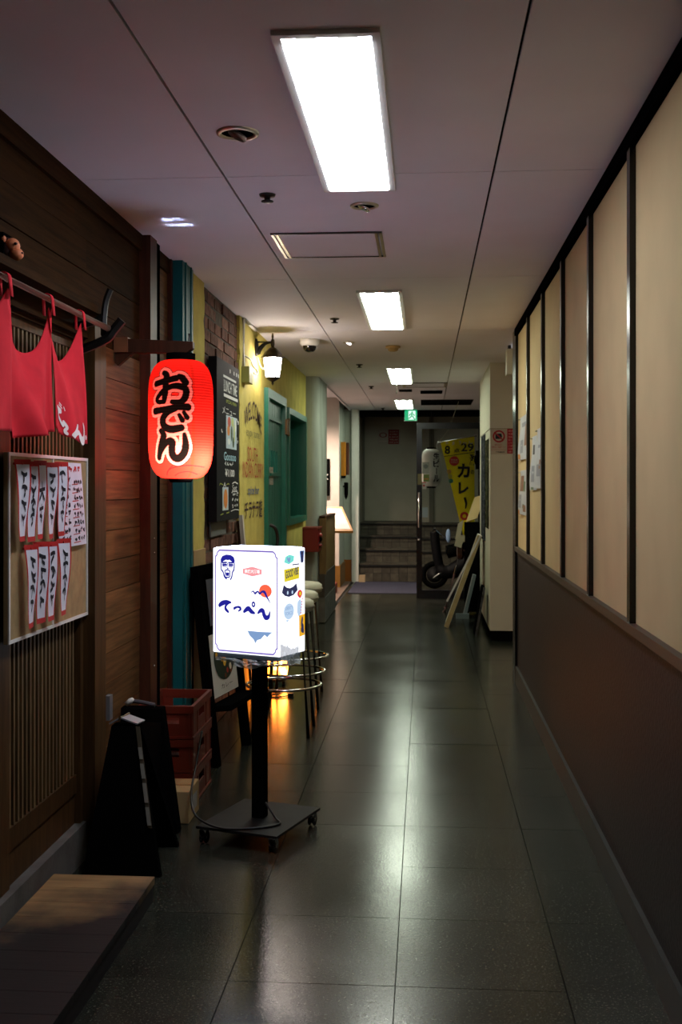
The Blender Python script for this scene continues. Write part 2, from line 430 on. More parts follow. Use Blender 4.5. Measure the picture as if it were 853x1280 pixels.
# left wall
wl = struct('wall_left', (XL, 4, 0))
PH = .1132
bbox('core', M_SHADOWGAP, wl, -1.32, -1.19, 3.83, 5.30, 0, ZC)
bbox('core', M_SHADOWGAP, wl, -1.40, -1.30, -1.2, 3.9, 0, ZC)
bbox('core', M_MORTAR, wl, -1.32, -1.14, 5.28, 6.80, 0, ZC)
def row(y0, y1, k, m, joints=()):
    js = [y0] + sorted(j for j in joints if y0 < j < y1) + [y1]
    for a, b in zip(js, js[1:]):
        piece('plank', m, wl, -1.19, XL + random.uniform(-.002, .002), a + .001, b - .001, k * PH + .0022, (k + 1) * PH - .0008)
for k in range(20):
    row(4.735, 5.04, k, M_PLANK)
    if k < 16: row(3.965, 4.53, k, M_PLANK)
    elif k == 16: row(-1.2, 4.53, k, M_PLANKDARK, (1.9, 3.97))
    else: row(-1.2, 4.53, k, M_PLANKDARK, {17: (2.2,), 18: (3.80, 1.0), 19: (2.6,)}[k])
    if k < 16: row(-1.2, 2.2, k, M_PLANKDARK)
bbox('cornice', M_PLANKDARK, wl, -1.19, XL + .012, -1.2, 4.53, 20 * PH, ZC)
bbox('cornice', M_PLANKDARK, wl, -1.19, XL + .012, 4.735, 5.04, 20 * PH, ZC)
def post(name, m, *b, **k): return bbox(name, m, wl, *b, **k)
post('post', M_POST, -1.19, -1.125, 4.53, 4.64, 0, ZC, label='red-brown post')
post('post', M_BLACK, -1.19, -1.135, 4.64, 4.735, 0, ZC, label='black post')
post('post', M_POST, -1.19, -1.15, 5.02, 5.05, 0, ZC, label='thin brown post')
tp = post('post', M_TEAL, -1.19, -1.105, 5.05, 5.285, 0, ZC, label='teal painted post')
bm = BM(); box(bm, -1.105, -1.099, 5.10, 5.115, 0, ZC); box(bm, -1.105, -1.099, 5.22, 5.235, 0, ZC); obj('bead', bm, M_TEAL, tp)
for z in (.55, 1.02, 1.08, 1.43): 
    bm = BM(); lathe(bm, [(.0, 0), (.006, .001), (.004, .004), (0, .005)], 0, 0, 8, M=Matrix.Translation((-1.125, 4.585, z)) @ Matrix.Rotation(math.pi / 2, 4, 'Y'))
    obj('nail', bm, M_STEEL, wl)
# stucco with ragged edges round the bare brick
def stucco(y0, y1, z0, z1, r0=False, r1=False, seed=1):
    rg = random.Random(seed); bm = BM(); nz = 60; F = []; B = []
    for i in range(nz + 1):
        z = z0 + (z1 - z0) * i / nz
        a = y0 + (rg.uniform(-.02, .02) if r0 else 0); b = y1 + (rg.uniform(-.02, .02) if r1 else 0)
        F.append((bm.verts.new((XY, a, z)), bm.verts.new((XY, b, z)))); B.append((bm.verts.new((-1.15, a, z)), bm.verts.new((-1.15, b, z))))
    for i in range(nz):
        bm.faces.new((F[i][0], F[i][1], F[i + 1][1], F[i + 1][0])); bm.faces.new((F[i][0], F[i + 1][0], B[i + 1][0], B[i][0])); bm.faces.new((F[i][1], B[i][1], B[i + 1][1], F[i + 1][1]))
    return obj('stucco', bm, M_STUCCO, wl)
stucco(5.285, 5.62, 0, ZC, r1=True, seed=3)
stucco(6.72, 7.75, 0, ZC, r0=True, seed=4)
stucco(7.75, 8.80, 1.985, ZC); stucco(8.80, 8.93, 0, ZC); stucco(8.93, 10.28, 1.93, ZC); stucco(8.93, 10.28, 0, .98); stucco(10.28, 10.64, 0, ZC)
bbox('core', M_SHADOWGAP, wl, -1.42, -1.30, 6.80, 11.4, 0, ZC)
brick_me = None
for r in range(34):
    z = .003 + r * .0684; off = (0 if r % 2 else .11) + random.uniform(-.015, .015)
    y = 5.60 - off
    while y < 6.74:
        L = .205 * random.uniform(.85, 1.08)
        a, b = max(y, 5.57), min(y + L, 6.77)
        if b - a > .05:
            h = .0684 - random.uniform(.009, .016)
            o = piece('brick', M_BRICK, wl, -1.16, -1.128 - random.uniform(0, .014), a, b - .012, z, z + h)
            o.rotation_euler = (random.uniform(-.02, .02), 0, random.uniform(-.02, .02))
        y += L
    
# concrete sill under the lattice door
bbox('sill', M_CONCRETE, wl, -1.30, -1.178, 2.0, 3.83, 0, .13)
# ledge above the door and its lintel
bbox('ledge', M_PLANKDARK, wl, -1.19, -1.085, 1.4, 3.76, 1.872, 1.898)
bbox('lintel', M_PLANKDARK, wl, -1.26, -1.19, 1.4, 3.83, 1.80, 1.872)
# door post beside the lattice door
bbox('door_post', M_DOORWOOD, wl, -1.26, -1.148, 3.83, 3.965, 0, 1.872)
bbox('door_jamb', M_DOORWOOD, wl, -1.26, -1.19, 3.80, 3.83, .13, 1.872)

# lattice sliding door
d1 = struct('door_1', (-1.215, 3.45, .13))
XD = -1.205
def dpart(n, m, *b, **k): return bbox(n, m, d1, *b, **k)
dpart('stile', M_DOORWOOD, XD - .03, XD + .004, 2.97, 3.165, .13, 1.80); dpart('stile', M_DOORWOOD, XD - .03, XD, 3.905, 3.97, .13, 1.80)
dpart('rail', M_DOORWOOD, XD - .03, XD, 3.165, 3.905, .235, .30); dpart('kick_board', M_DOORWOOD, XD - .03, XD - .006, 3.165, 3.905, .13, .232)
dpart('rail', M_DOORWOOD, XD - .03, XD, 3.165, 3.905, 1.77, 1.80)
dpart('backing', M_SHADOWGAP, XD - .032, XD - .03, 3.165, 3.905, .30, 1.77)
for k in range(21):
    y = 3.182 + .0347 * k
    piece('slat', M_SLAT, d1, XD - .022, XD - .004, y, y + .0135, .30, 1.77)
for z in (.78, 1.47): dpart('crossbar', M_SLAT, XD - .027, XD - .020, 3.165, 3.905, z, z + .03)
bbox('leaf', M_DOORWOOD, d1, XD - .04, XD - .01, 2.2, 2.97, .13, 1.80, label='dark near leaf of the sliding door')

# green door and green window in the yellow wall
d2 = struct('door_2', (XY, 8.27, 0))
YG0, YG1 = 7.75, 8.80
def gpart(n, *b, m=None, **k): return bbox(n, m or M_GREEN, d2, *b, **k)
gpart('frame', -1.20, -1.09, YG0, YG0 + .07, 0, 1.985); gpart('frame', -1.20, -1.09, YG1 - .07, YG1, 0, 1.985); gpart('frame', -1.20, -1.09, YG0 + .07, YG1 - .07, 1.92, 1.985)
nb = 7
for k in range(nb):
    a = YG0 + .07 + (YG1 - YG0 - .14) * k / nb; b = YG0 + .07 + (YG1 - YG0 - .14) * (k + 1) / nb
    if 2 <= k <= 4:
        gpart('board', -1.16, -1.125, a + .003, b - .003, 0, 1.40); gpart('board', -1.16, -1.125, a + .003, b - .003, 1.56, 1.92)
    else: gpart('board', -1.16, -1.125, a + .003, b - .003, 0, 1.92)
gpart('back_panel', -1.19, -1.165, YG0 + .07, YG1 - .07, 0, 1.92, m=M_SHADOWGAP)
gpart('ledge', -1.125, -1.105, YG0 + .16, YG1 - .16, 1.775, 1.80); gpart('sill', -1.125, -1.105, YG0 + .26, YG1 - .26, 1.37, 1.39)
for k in range(4):
    y = YG0 + .07 + .91 * (2 + k) / nb; gpart('bar', -1.14, -1.12, y - .008, y + .008, 1.40, 1.56)
bm = BM(); tube(bm, spline([(-1.12, 7.87, 1.03), (-1.06, 7.88, 1.0), (-1.045, 7.90, .92), (-1.06, 7.89, .85), (-1.12, 7.88, .82)]), .012, 8); obj('handle', bm, M_IRON, d2, smooth=True)
bm = BM(); box(bm, -1.092, -1.075, 8.715, 8.845, 1.70, 1.82); tube(bm, [(-1.075, 8.79, 1.69), (-1.075, 8.79, 1.83)], .012, 8); obj('hinge', bm, flat('bronze', (92, 70, 44), .4, metal=1), d2)

w1 = struct('window_1', (XY, 9.6, .98))
def wpart(n, *b, m=None): return bbox(n, m or M_GREEN, w1, *b)
for b in ((8.93, 8.99, .98, 1.93), (10.22, 10.28, .98, 1.93), (8.99, 10.22, .98, 1.03), (8.99, 10.22, 1.88, 1.93)):
    wpart('frame', -1.16, -1.085, *b)
wpart('reveal', -1.29, -1.16, 8.95, 8.99, .98, 1.93); wpart('reveal', -1.29, -1.16, 10.22, 10.26, .98, 1.93)
wpart('reveal', -1.29, -1.16, 8.99, 10.22, .98, 1.02); wpart('reveal', -1.29, -1.16, 8.99, 10.22, 1.89, 1.93)
for k in range(3): wpart('mullion', -1.275, -1.235, 9.99 + .075 * k, 10.03 + .075 * k, 1.02, 1.89)
wpart('sash_board', -1.285, -1.262, 9.75, 10.22, 1.02, 1.89)
M_GLASS = mat('window_glass', (.02, .06, .055), .06, .6)
wpart('pane', -1.285, -1.278, 8.99, 9.75, 1.02, 1.89, m=M_GLASS)
bbox('sticker', flat('pale_green_sticker', (86, 140, 110)), w1, -1.277, -1.275, 9.02, 9.42, 1.30, 1.45)

# grey column, alcove and far end
colm = struct('pillar_left', (-1.15, 11, 0))
bm = BM(); pts = [(-1.32, 10.5), (-1.08, 10.5)]
pts += [(-1.08 + .08 * math.sin(a), 10.58 - .08 * math.cos(a)) for a in [math.pi / 2 * k / 6 for k in range(1, 7)]]
pts += [(-1.0, 11.40), (-1.32, 11.40)]
lo = [bm.verts.new((x, y, 0)) for x, y in pts]; hi = [bm.verts.new((x, y, ZC)) for x, y in pts]
for i in range(len(pts)):
    j = (i + 1) % len(pts); bm.faces.new((lo[i], lo[j], hi[j], hi[i]))
bm.faces.new(hi); bm.faces.new(lo[::-1])
obj('shaft', bm, M_PLASTER, colm)
wa = struct('wall_left_alcove', (-1.5, 13, 0))
M_ALC = mat('alcove_plaster', (.55, .50, .46), .85, .1, var=.06)
bbox('side', M_ALC, wa, -2.3, -2.2, 11.0, 14.2, 0, 2.6)
bbox('back', M_ALC, wa, -2.3, -1.09, 14.2, 14.3, .28, 2.5)
bbox('back_plinth', flat('ochre_plinth', (120, 82, 26)), wa, -2.3, -1.075, 14.185, 14.3, .008, .28)
bbox('return', M_PLASTER, wa, -1.6, -1.09, 14.3, 15.1, .28, 2.5)
bbox('return_plinth', flat('ochre_plinth', (120, 82, 26)), wa, -1.6, -1.075, 14.3, 15.1, .008, .28)
bbox('pier', M_PLASTER, wa, -1.4, -.985, 15.1, 15.3, .30, ZC); bbox('pier_plinth', flat('orange_plinth', (150, 84, 20)), wa, -1.4, -.99, 15.09, 15.3, .008, .30)
bbox('jamb', M_WHITE, wa, -.985, -.895, 15.06, 15.3, 0, ZC)
bbox('roof', M_CEIL, wa, -2.3, -1.02, 11.3, 15.1, 2.42, 2.50); bbox('near_side', M_ALC, wa, -2.3, -1.32, 11.3, 11.4, 0, 2.42)
bbox('fascia', M_CEIL, wa, -1.02, -1.0, 11.4, 15.1, ZC - .015, 2.42)
# far end: header, stairs, end wall with a grey door
we = struct('wall_back', (0, 16.8, 0))
bbox('header', M_BLACK, we, -1.3, 1.2, 15.30, 15.36, 2.24, 2.6)
bbox('plaster', M_ENDWALL, we, -1.5, 1.2, 16.82, 16.95, 0, 2.8); bbox('side', M_ENDWALL, we, -1.10, -.93, 15.3, 16.82, 0, 2.8)
bbox('soffit', M_BLACK, we, -1.5, 1.25, 15.36, 17.0, 2.72, 2.8)
d3 = struct('door_3', (-.45, 16.8, .76))
bbox('leaf', M_ENDWALL, d3, -.90, .06, 16.775, 16.82, .765, 2.70); bbox('frame', flat('grey_frame', (88, 84, 72)), d3, .06, .13, 16.76, 16.82, .765, 2.70); bbox('frame', flat('grey_frame', (88, 84, 72)), d3, -.93, -.90, 16.76, 16.82, .765, 2.70)
bm = BM(); lathe(bm, [(.0, -.05), (.02, -.05), (.028, -.03), (.012, -.02), (.012, 0), (.03, 0), (.03, .012), (0, .012)][::-1], 0, 0, 12, M=Matrix.Translation((-.02, 16.765, 1.78)) @ Matrix.Rotation(-math.pi / 2, 4, 'X'))
obj('knob', bm, M_STEEL, d3, smooth=True)
st = struct('staircase', (0, 15.2, 0))
zt = [0, .235, .42, .59, .765]; yt = [15.15, 15.45, 15.75, 16.05]
for i in range(4):
    bbox('step', M_GROUT, st, -.93, 1.15, yt[i] + .008, 16.82, zt[i], zt[i + 1] - .006)
    n = 18
    for k in range(n):
        a = -.93 + 2.08 * k / n; b = a + 2.08 / n
        for (p, q) in ((zt[i], (zt[i] + zt[i + 1]) / 2), ((zt[i] + zt[i + 1]) / 2, zt[i + 1] - .006)):
            piece('tile', M_TILE, st, a + .003, b - .003, yt[i], yt[i] + .008, p + .003, q - .002)
    bbox('step_shadow', M_SHADOWGAP, st, -.93, 1.15, yt[i] - .016, yt[i] - .001, zt[i + 1] - .030, zt[i + 1] - .007)  # black strip added for the shadow line under each step edge
    for k in range(9):
        a = -.93 + 2.08 * k / 9
        piece('tread', M_TILE, st, a + .003, a + 2.08 / 9 - .003, yt[i] - .012, (yt[i + 1] if i < 3 else 16.8) + .002, zt[i + 1] - .006, zt[i + 1] + .008)

# glass door leaf across the right half of the passage
gd = struct('door_4', (.26, 12.9, 0))
GX0, GX1, GY = -.096, .66, 12.9
M_CLEAR = bpy.data.materials.new('clear_glass'); M_CLEAR.use_nodes = True
_b = M_CLEAR.node_tree.nodes['Principled BSDF']; _b.inputs['Transmission Weight'].default_value = 1; _b.inputs['Roughness'].default_value = 0
_b.inputs['IOR'].default_value = 1.2; _b.inputs['Base Color'].default_value = (.86, .90, .87, 1)
bbox('stile', M_BLACKGLOSS, gd, GX0, GX0 + .062, GY - .02, GY + .02, .004, 2.02); bbox('stile', M_BLACKGLOSS, gd, GX1 - .05, GX1, GY - .02, GY + .02, .004, 2.02)
bbox('rail', M_BLACKGLOSS, gd, GX0 + .062, GX1 - .05, GY - .02, GY + .02, .004, .10); bbox('rail', M_BLACKGLOSS, gd, GX0 + .062, GX1 - .05, GY - .02, GY + .02, 1.95, 2.02)
bm = BM(); rect(bm, GX0 + .062, GX1 - .05, .10, 1.95, lambda x, y: Vector((x, GY, y))); obj('pane', bm, M_CLEAR, gd)
bm = BM(); tube(bm, [(GX0 + .03, GY - .02, 1.22), (GX0 + .03, GY - .06, 1.22), (GX0 + .03, GY - .06, .82), (GX0 + .03, GY - .02, .82)], .013, 8); obj('handle', bm, M_STEEL, gd, smooth=True)
bm = BM(); lathe(bm, [(0, 0), (.016, 0), (.016, .01), (0, .012)], 0, 0, 12, M=Matrix.Translation((GX0 + .03, GY - .02, .68)) @ Matrix.Rotation(math.pi / 2, 4, 'X')); obj('lock', bm, M_STEEL, gd)
for lab, cc, x0, x1, z0, z1 in (('grey sticker with a round mark', (150, 156, 146), -.03, .05, 1.435, 1.57), ('green and orange sticker', (104, 124, 60), -.018, .05, 1.345, 1.43), ('white sticker with a red mark', (190, 180, 172), -.03, .014, 1.26, 1.342), ('pale blue notice', (150, 160, 168), -.03, .035, .935, 1.05)):
    bm = BM(); f = plane_map((0, GY - .003, 0), (1, 0, 0), (0, 0, 1)); rect(bm, x0, x1, z0, z1, f); f2 = shift_map(f, (0, -.001, 0))
    if 'round' in lab: disc(bm, (x0 + x1) / 2, 1.52, .026, f2, mi=1)
    if 'orange' in lab: rect(bm, x0 + .01, x1 - .008, 1.37, 1.384, f2, mi=1)
    if 'red' in lab: disc(bm, (x0 + x1) / 2 - .004, 1.30, .011, f2, mi=1); rect(bm, x0, x1, 1.332, 1.342, f2, mi=1)
    m2 = {'grey': flat('sticker_grey', (104, 112, 108)), 'gree': flat('sticker_orange', (176, 116, 50))}.get(lab[:4], M_REDINK)
    obj('sticker', bm, [flat('sticker_' + lab.split()[0] + lab.split()[-1], cc), m2], gd, label=lab)
bbox('tag_plate', flat('khaki_card', (120, 112, 74)), gd, GX0 + .012, GX0 + .06, GY - .026, GY - .0205, 1.31, 1.435, label='khaki card above the handle')

# ================================================================ THINGS ON THE LEFT: the wooden shop front
rg = random.Random(5)
# wrought iron brackets, pole and noren curtain
def bracket(y, label):
    t = thing('iron_bracket', label, 'bracket', (-1.17, y, 1.80), 'curtain pole brackets')
    bm = BM(); tube(bm, spline([(-1.168, y, 1.745), (-1.11, y, 1.765), (-1.055, y, 1.79), (-1.035, y, 1.815), (-1.005, y, 1.85)], 4), [.016] * 17, 6); obj('lower_fork', bm, M_IRON, t)
    bm = BM(); tube(bm, spline([(-1.168, y + .012, 1.835), (-1.11, y + .012, 1.845), (-1.072, y + .012, 1.865)], 4), .013, 6)
    tube(bm, spline([(-1.07, y + .012, 1.79), (-1.07, y + .012, 1.86), (-1.063, y + .012, 1.915), (-1.048, y + .012, 1.955)], 4), .011, 6); obj('upper_fork', bm, M_IRON, t)
    return t
bracket(3.66, 'black forked iron bracket holding the far end of the curtain pole')
bm = BM(); tube(bm, [(-1.05, 1.7, 1.822), (-1.05, 3.69, 1.822)], .011, 10)
solo('curtain_pole', bm, mat('pale_wood_rod', (.20, .13, .075), .45, var=.2, scale=5, stretch=WOODY), 'long thin wooden pole carrying the red shop curtain', 'pole', smooth=True)
nor = thing('noren_curtain', 'red cotton shop curtain hanging in panels from the pole, white writing at its corner', 'curtain', (-1.05, 2.9, 1.42))
def cloth(y0, y1, sag, zb, amp, ph, skew):
    def f(s, t):
        y = y0 + (y1 - y0) * s
        q = s ** 1.25; top = 1.795 - sag * (1 - abs(2 * q - 1) ** 1.9)
        z = top + (zb(s) - top) * t
        e = (4 * s * (1 - s)) ** .6
        dgn = e * (math.sin(ph + 7.5 * s + 2.2 * t * skew) * amp * (.35 + .9 * t) + math.sin(ph * 2 + 15 * s - 3 * t) * amp * .35 * t)
        pinch = .035 * (1 - abs(2 * s - 1)) ** .7 * math.exp(-3 * t)
        return Vector((-1.045 + dgn - pinch + .015 * t, y + .012 * math.sin(4 * t + ph), z))
    return f
CL = [cloth(2.30, 2.735, .12, lambda s: 1.425 + .01 * s, .014, .3, 1), cloth(2.735, 3.056, .14, lambda s: 1.415 + .035 * s, .026, 2.0, 1), cloth(3.056, 3.35, .13, lambda s: 1.462 - .035 * min(1, 1.5 * s), .010, 5.2, -1)]
def cloth_mesh(f, nu=36, nv=36):
    bm = BM(); g = [[bm.verts.new(f(i / nu, j / nv)) for j in range(nv + 1)] for i in range(nu + 1)]
    for i in range(nu):
        for j in range(nv): bm.faces.new((g[i][j], g[i + 1][j], g[i + 1][j + 1], g[i][j + 1]))
    return bm
for f in CL:
    o = obj('cloth_panel', cloth_mesh(f), M_NOREN, nor, smooth=True)
    md = o.modifiers.new('thick', 'SOLIDIFY'); md.thickness = .002
for y in (2.36, 2.735, 3.056, 3.345):
    bm = BM(); n = 14; wd = .021
    pts = [(-1.05 + .0135 * math.cos(a), 1.822 + .0135 * math.sin(a)) for a in [math.pi * k / 8 for k in range(9)]]
    pts = [(-1.032, 1.775)] + pts + [(-1.062, 1.775)]
    L = [(bm.verts.new((x, y - wd / 2 + .008 * (1.82 - z) * 4, z)), bm.verts.new((x, y + wd / 2 + .008 * (1.82 - z) * 4, z))) for x, z in pts]
    for a, b in zip(L, L[1:]): bm.faces.new((a[0], a[1], b[1], b[0]))
    o = obj('loop', bm, M_NOREN, nor, smooth=True); md = o.modifiers.new('thick', 'SOLIDIFY'); md.thickness = .002
# writing lies on the cloth: x = along the cloth 0..1, y = down 0..1
def on_cloth(f, d=.004):
    return lambda x, y: f(x, y) + Vector((d, -.001, 0))
fw = on_cloth(CL[2], .0045)
bm = BM()
for s, wd in (([(.06, .80), (.14, .785), (.23, .77)], [.03, .05, .055]), ([(.20, .79), (.15, .83), (.24, .87), (.30, .90)], .035), ([(.30, .86), (.36, .90), (.33, .95), (.37, .97)], .04)):
    stroke(bm, s, wd, fw, 6)
stroke(bm, [(.60, .80), (.53, .90), (.47, .97), (.53, .92), (.62, .885), (.67, .93), (.74, .975), (.84, .95), (.89, .87), (.86, .80)], [.04, .055, .07, .06, .06, .09, .10, .09, .06, .03], fw, 6)
disc(bm, .955, .945, .022, fw, 10)
for s in ([(.20, .70), (.25, .705)], [(.19, .725), (.26, .73)], [(.29, .70), (.31, .73)]): stroke(bm, s, .012, fw, 3)
obj('lettering', bm, flat('white_print', (226, 214, 212), .8), nor, label='white brush writing on the last panel', normals=False)

# monkey figure on the wall above the ledge
mk = thing('monkey_figure', 'small wooden monkey face figure fixed to the plank wall above the ledge', 'figurine', (-1.15, 2.965, 1.90))
def blob(bm, c, r, n=14, m=10):
    lathe(bm, [(max(.0001, math.sin(math.pi * k / m)), -math.cos(math.pi * k / m)) for k in range(m + 1)], 0, 0, n, M=Matrix.Translation(c) @ Matrix.Diagonal((r[0], r[1], r[2], 1)), cap=False)
M_MONK = flat('terracotta', (214, 128, 84), .55); M_FUR = flat('dark_fur', (52, 22, 16), .7)
MC = Vector((-1.14, 2.975, 1.942))
def mball(n, m, *bl):
    bm = BM()
    for c, r in bl: blob(bm, MC + Vector(c) * .78, Vector(r) * .78, 16, 10)
    obj(n, bm, m, mk, smooth=True)
mball('head', M_FUR, ((.006, .004, .004), (.026, .034, .040)))
mball('face', M_MONK, ((.026, -.004, .014), (.026, .027, .026)), ((.040, -.004, -.016), (.025, .024, .022)))
for y in (-.020, .014): mball('eye', M_FUR, ((.046, y - .006, .016), (.006, .006, .005)))
for y in (-.030, .034): mball('ear', M_MONK, ((.004, y, .032), (.009, .010, .012)))
mball('nostrils', M_FUR, ((.063, -.012, -.014), (.004, .003, .004)), ((.063, .003, -.014), (.004, .003, .004)))
bm = BM(); box(bm, -1.169, -1.135, 2.945, 3.005, 1.8985, 1.985); obj('back_board', bm, M_BLACK, mk)

# menu board on the lattice, paper strips and sheet
XB = -1.176
mb = thing('menu_board', 'tan cork board with white edging hung on the lattice door', 'board', (XB, 3.47, .85))
bm = BM(); box(bm, -1.1885, XB, 3.085, 3.828, .85, 1.395); obj('panel', bm, M_CORK, mb)
for b in ((3.085, 3.095, .85, 1.395), (3.818, 3.828, .85, 1.395), (3.095, 3.818, .85, .860), (3.095, 3.818, 1.385, 1.395), (3.460, 3.468, .86, 1.385)):
    bm = BM(); box(bm, XB, XB + .004, *b); obj('edging', bm, M_WHITE, mb)
def strip(y, ztop, hh, wd, tw0, tw1, ink, label):
    """a paper strip pinned at the top, curling round its length; red edges are printed"""
    t = thing('paper_strip', label, 'paper', (XB, y, ztop - hh), 'red-edged paper menu strips on the cork board')
    def f(a, b):   # a -.5..+.5 across, b 0..1 down
        th = tw0 + (tw1 - tw0) * b; ww = wd
        return Vector((XB + .030 + ww * a * math.sin(th) + .004 * math.sin(5 * b), y + ww * a * math.cos(th) + .012 * b, ztop - hh * b))
    bm = BM(); na, nb = 10, 16
    g = [[bm.verts.new(f(i / na - .5, j / nb)) for j in range(nb + 1)] for i in range(na + 1)]
    for i in range(na):
        for j in range(nb): bm.faces.new((g[i][j], g[i + 1][j], g[i + 1][j + 1], g[i][j + 1])).material_index = 1 if (i in (0, na - 1) or j in (0, nb - 1)) else 0
    obj('sheet', bm, [M_PAPER, M_REDINK], t, smooth=True, normals=False)
    bm = BM(); off = lambda a, b: f(a, b) + Vector((.0012, -.0012, 0))
    for s in ink: stroke(bm, s, .0, off, 3) if 0 else stroke(bm, s, .048, off, 4)
    obj('lettering', bm, M_INK, t, normals=False)
    bm = BM(); tube(bm, [(XB + .004, y, ztop - .012), (XB + .032, y, ztop - .012)], .004, 6); obj('pin', bm, M_REDINK, t)
def marks(seed, n=4):
    r = random.Random(seed); out = []
    for i in range(n):
        c = .16 + .7 * i / n
        out.append([(-.22 + r.uniform(0, .1), c), (.05, c + r.uniform(-.03, .05)), (.2, c + r.uniform(-.02, .06))])
        out.append([(r.uniform(-.1, .1), c + .02), (r.uniform(-.1, .1), c + .07), (r.uniform(-.2, .2), c + .11)])
    return out
DAI = [[(-.25, .38), (.25, .36)], [(0, .28), (-.02, .40), (-.25, .50)], [(0, .38), (.10, .44), (.27, .50)], [(-.2, .62), (.2, .60)], [(.0, .57), (0, .76)], [(-.15, .70), (.15, .72), (.1, .78)]]
top = [(3.118, 'first'), (3.192, 'second'), (3.268, 'third'), (3.365, 'fourth'), (3.462, 'fifth')]
for i, (y, nm) in enumerate(top):
    strip(y, 1.375 - .004 * (i % 2), .235, .060, .55 - .1 * (i % 3), (-.12, .02, -.1, -.16, .0)[i], DAI if i == 2 else marks(i), nm + ' paper strip from the left in the upper row of the cork board, red-edged, inked')
bot = [(3.19, 'first'), (3.275, 'second'), (3.365, 'third'), (3.485, 'fourth')]
for i, (y, nm) in enumerate(bot):
    strip(y, 1.128 + .004 * (i % 2), .245, .060, .42 + .12 * (i % 2), (-.15, .1, -.05, -.1)[i], marks(20 + i), nm + ' paper strip from the left in the lower row of the cork board, red-edged, inked')
sh = thing('menu_sheet', 'white handwritten menu sheet with red underlines at the upper right of the cork board', 'paper', (XB, 3.65, 1.10))
fs = lambda x, y: Vector((XB + .010 + .006 * math.sin(x * 3), 3.50 + .225 * x + .065 * (1 - y) * x, 1.10 + .275 * y))
bm = BM(); n = 8
g = [[bm.verts.new(fs(i / n, j / n)) for j in range(n + 1)] for i in range(n + 1)]
for i in range(n):
    for j in range(n): bm.faces.new((g[i][j], g[i + 1][j], g[i + 1][j + 1], g[i][j + 1]))
obj('sheet', bm, M_PAPER, sh, smooth=True, normals=False)
fo = shift_map(fs, (.0015, -.0015, 0)); bm = BM(); r = random.Random(3)
scribble(bm, .12, .90, .92, .07, fo, 4, .026, 1, r)
for k in range(8):
    y = .80 - .1 * k
    scribble(bm, .04, .40, y, .06, fo, 3, .026, 0, r); scribble(bm, .50, .95, y - .02, .06, fo, 4, .026, 0, r)
    stroke(bm, [(.04, y - .042), (.26, y - .036)], .010, fo, mi=1); stroke(bm, [(.46, y - .062), (.72, y - .055)], .010, fo, mi=1)
obj('lettering', bm, [M_INK, M_REDINK], sh, normals=False)
bm = BM(); tube(bm, [(XB + .003, 3.52, 1.36), (XB + .014, 3.52, 1.36)], .004, 6); obj('pin', bm, M_STEEL, sh)

# wooden bracket arm and the big red paper lantern
LX, LY = -.917, 4.16
br = thing('lantern_bracket', 'red-brown wooden bracket arm on the plank wall above the red lantern', 'bracket', (XL, LY, 1.80))
bm = BM()
pr = [(-1.168, 1.80), (-.895, 1.797), (-.868, 1.815), (-.868, 1.84), (-1.168, 1.856)]
A = [bm.verts.new((x, LY - .018, z)) for x, z in pr]; B = [bm.verts.new((x, LY + .018, z)) for x, z in pr]
bm.faces.new(A); bm.faces.new(B[::-1])
for i in range(5): bm.faces.new((A[i], B[i], B[(i + 1) % 5], A[(i + 1) % 5]))
obj('arm', bm, M_POST, br, bevel=.002)
bm = BM(); box(bm, -1.168, -1.115, LY - .024, LY + .024, 1.802, 1.858); obj('mounting_block', bm, mat('block_wood', (.16, .06, .025), .45, var=.3, scale=9), br)
bm = BM()
pr = [(-1.166, 1.802), (-1.166, 1.762), (-1.155, 1.752), (-1.098, 1.800)]
A = [bm.verts.new((x, LY - .014, z)) for x, z in pr]; B = [bm.verts.new((x, LY + .014, z)) for x, z in pr]
bm.faces.new(A); bm.faces.new(B[::-1])
for i in range(4): bm.faces.new((A[i], B[i], B[(i + 1) % 4], A[(i + 1) % 4]))
obj('brace', bm, M_POST, br)
bm = BM(); tube(bm, [(-.885, LY, 1.845), (-.885, LY, 1.872)], .004, 6); obj('peg', bm, M_IRON, br)

import numpy as np
lan = thing('red_lantern', 'large glowing red paper lantern with bold black writing hanging from the wooden bracket', 'lantern', (LX, LY, 1.312))
R0, Z0, Z1 = .121, 1.327, 1.770
def lr(s):     # s in -1..1
    return .056 + (R0 - .056) * max(0, 1 - abs(s) ** 5.0) ** .55
def lcrop(x, y):   # coordinates measured on the front of the lantern -> (arc, height)
    a = max(-.98, min(.98, (x - 365) / 256)); return (math.asin(a) * R0, Z1 - (y - 200) / 940 * (Z1 - Z0))
ST = [([(172, 402), (230, 386), (328, 362)], 38), ([(225, 318), (250, 340), (248, 400), (243, 480), (236, 545)], [30, 42, 42, 42, 26]),
      ([(236, 545), (195, 545), (182, 520), (225, 465), (290, 428), (350, 425), (402, 448), (400, 505), (365, 548), (300, 548)], [24, 28, 26, 32, 32, 40, 42, 42, 38, 30]), ([(348, 345), (378, 362), (402, 396)], [26, 44, 44]),
      ([(168, 616), (250, 604), (335, 588), (418, 588)], [44, 38, 38, 46]), ([(320, 600), (262, 628), (226, 680), (238, 735), (290, 760), (366, 748)], [36, 40, 42, 46, 48, 44]),
      ([(352, 648), (376, 690)], [22, 32]), ([(388, 628), (412, 668)], [22, 32]),
      ([(212, 770), (232, 808), (212, 890), (192, 980)], [30, 44, 46, 34]), ([(200, 950), (240, 880), (276, 850), (298, 862), (294, 920), (306, 970), (346, 985), (386, 950), (402, 890), (392, 800)], [30, 36, 42, 44, 44, 46, 50, 48, 46, 24])]
segs = []
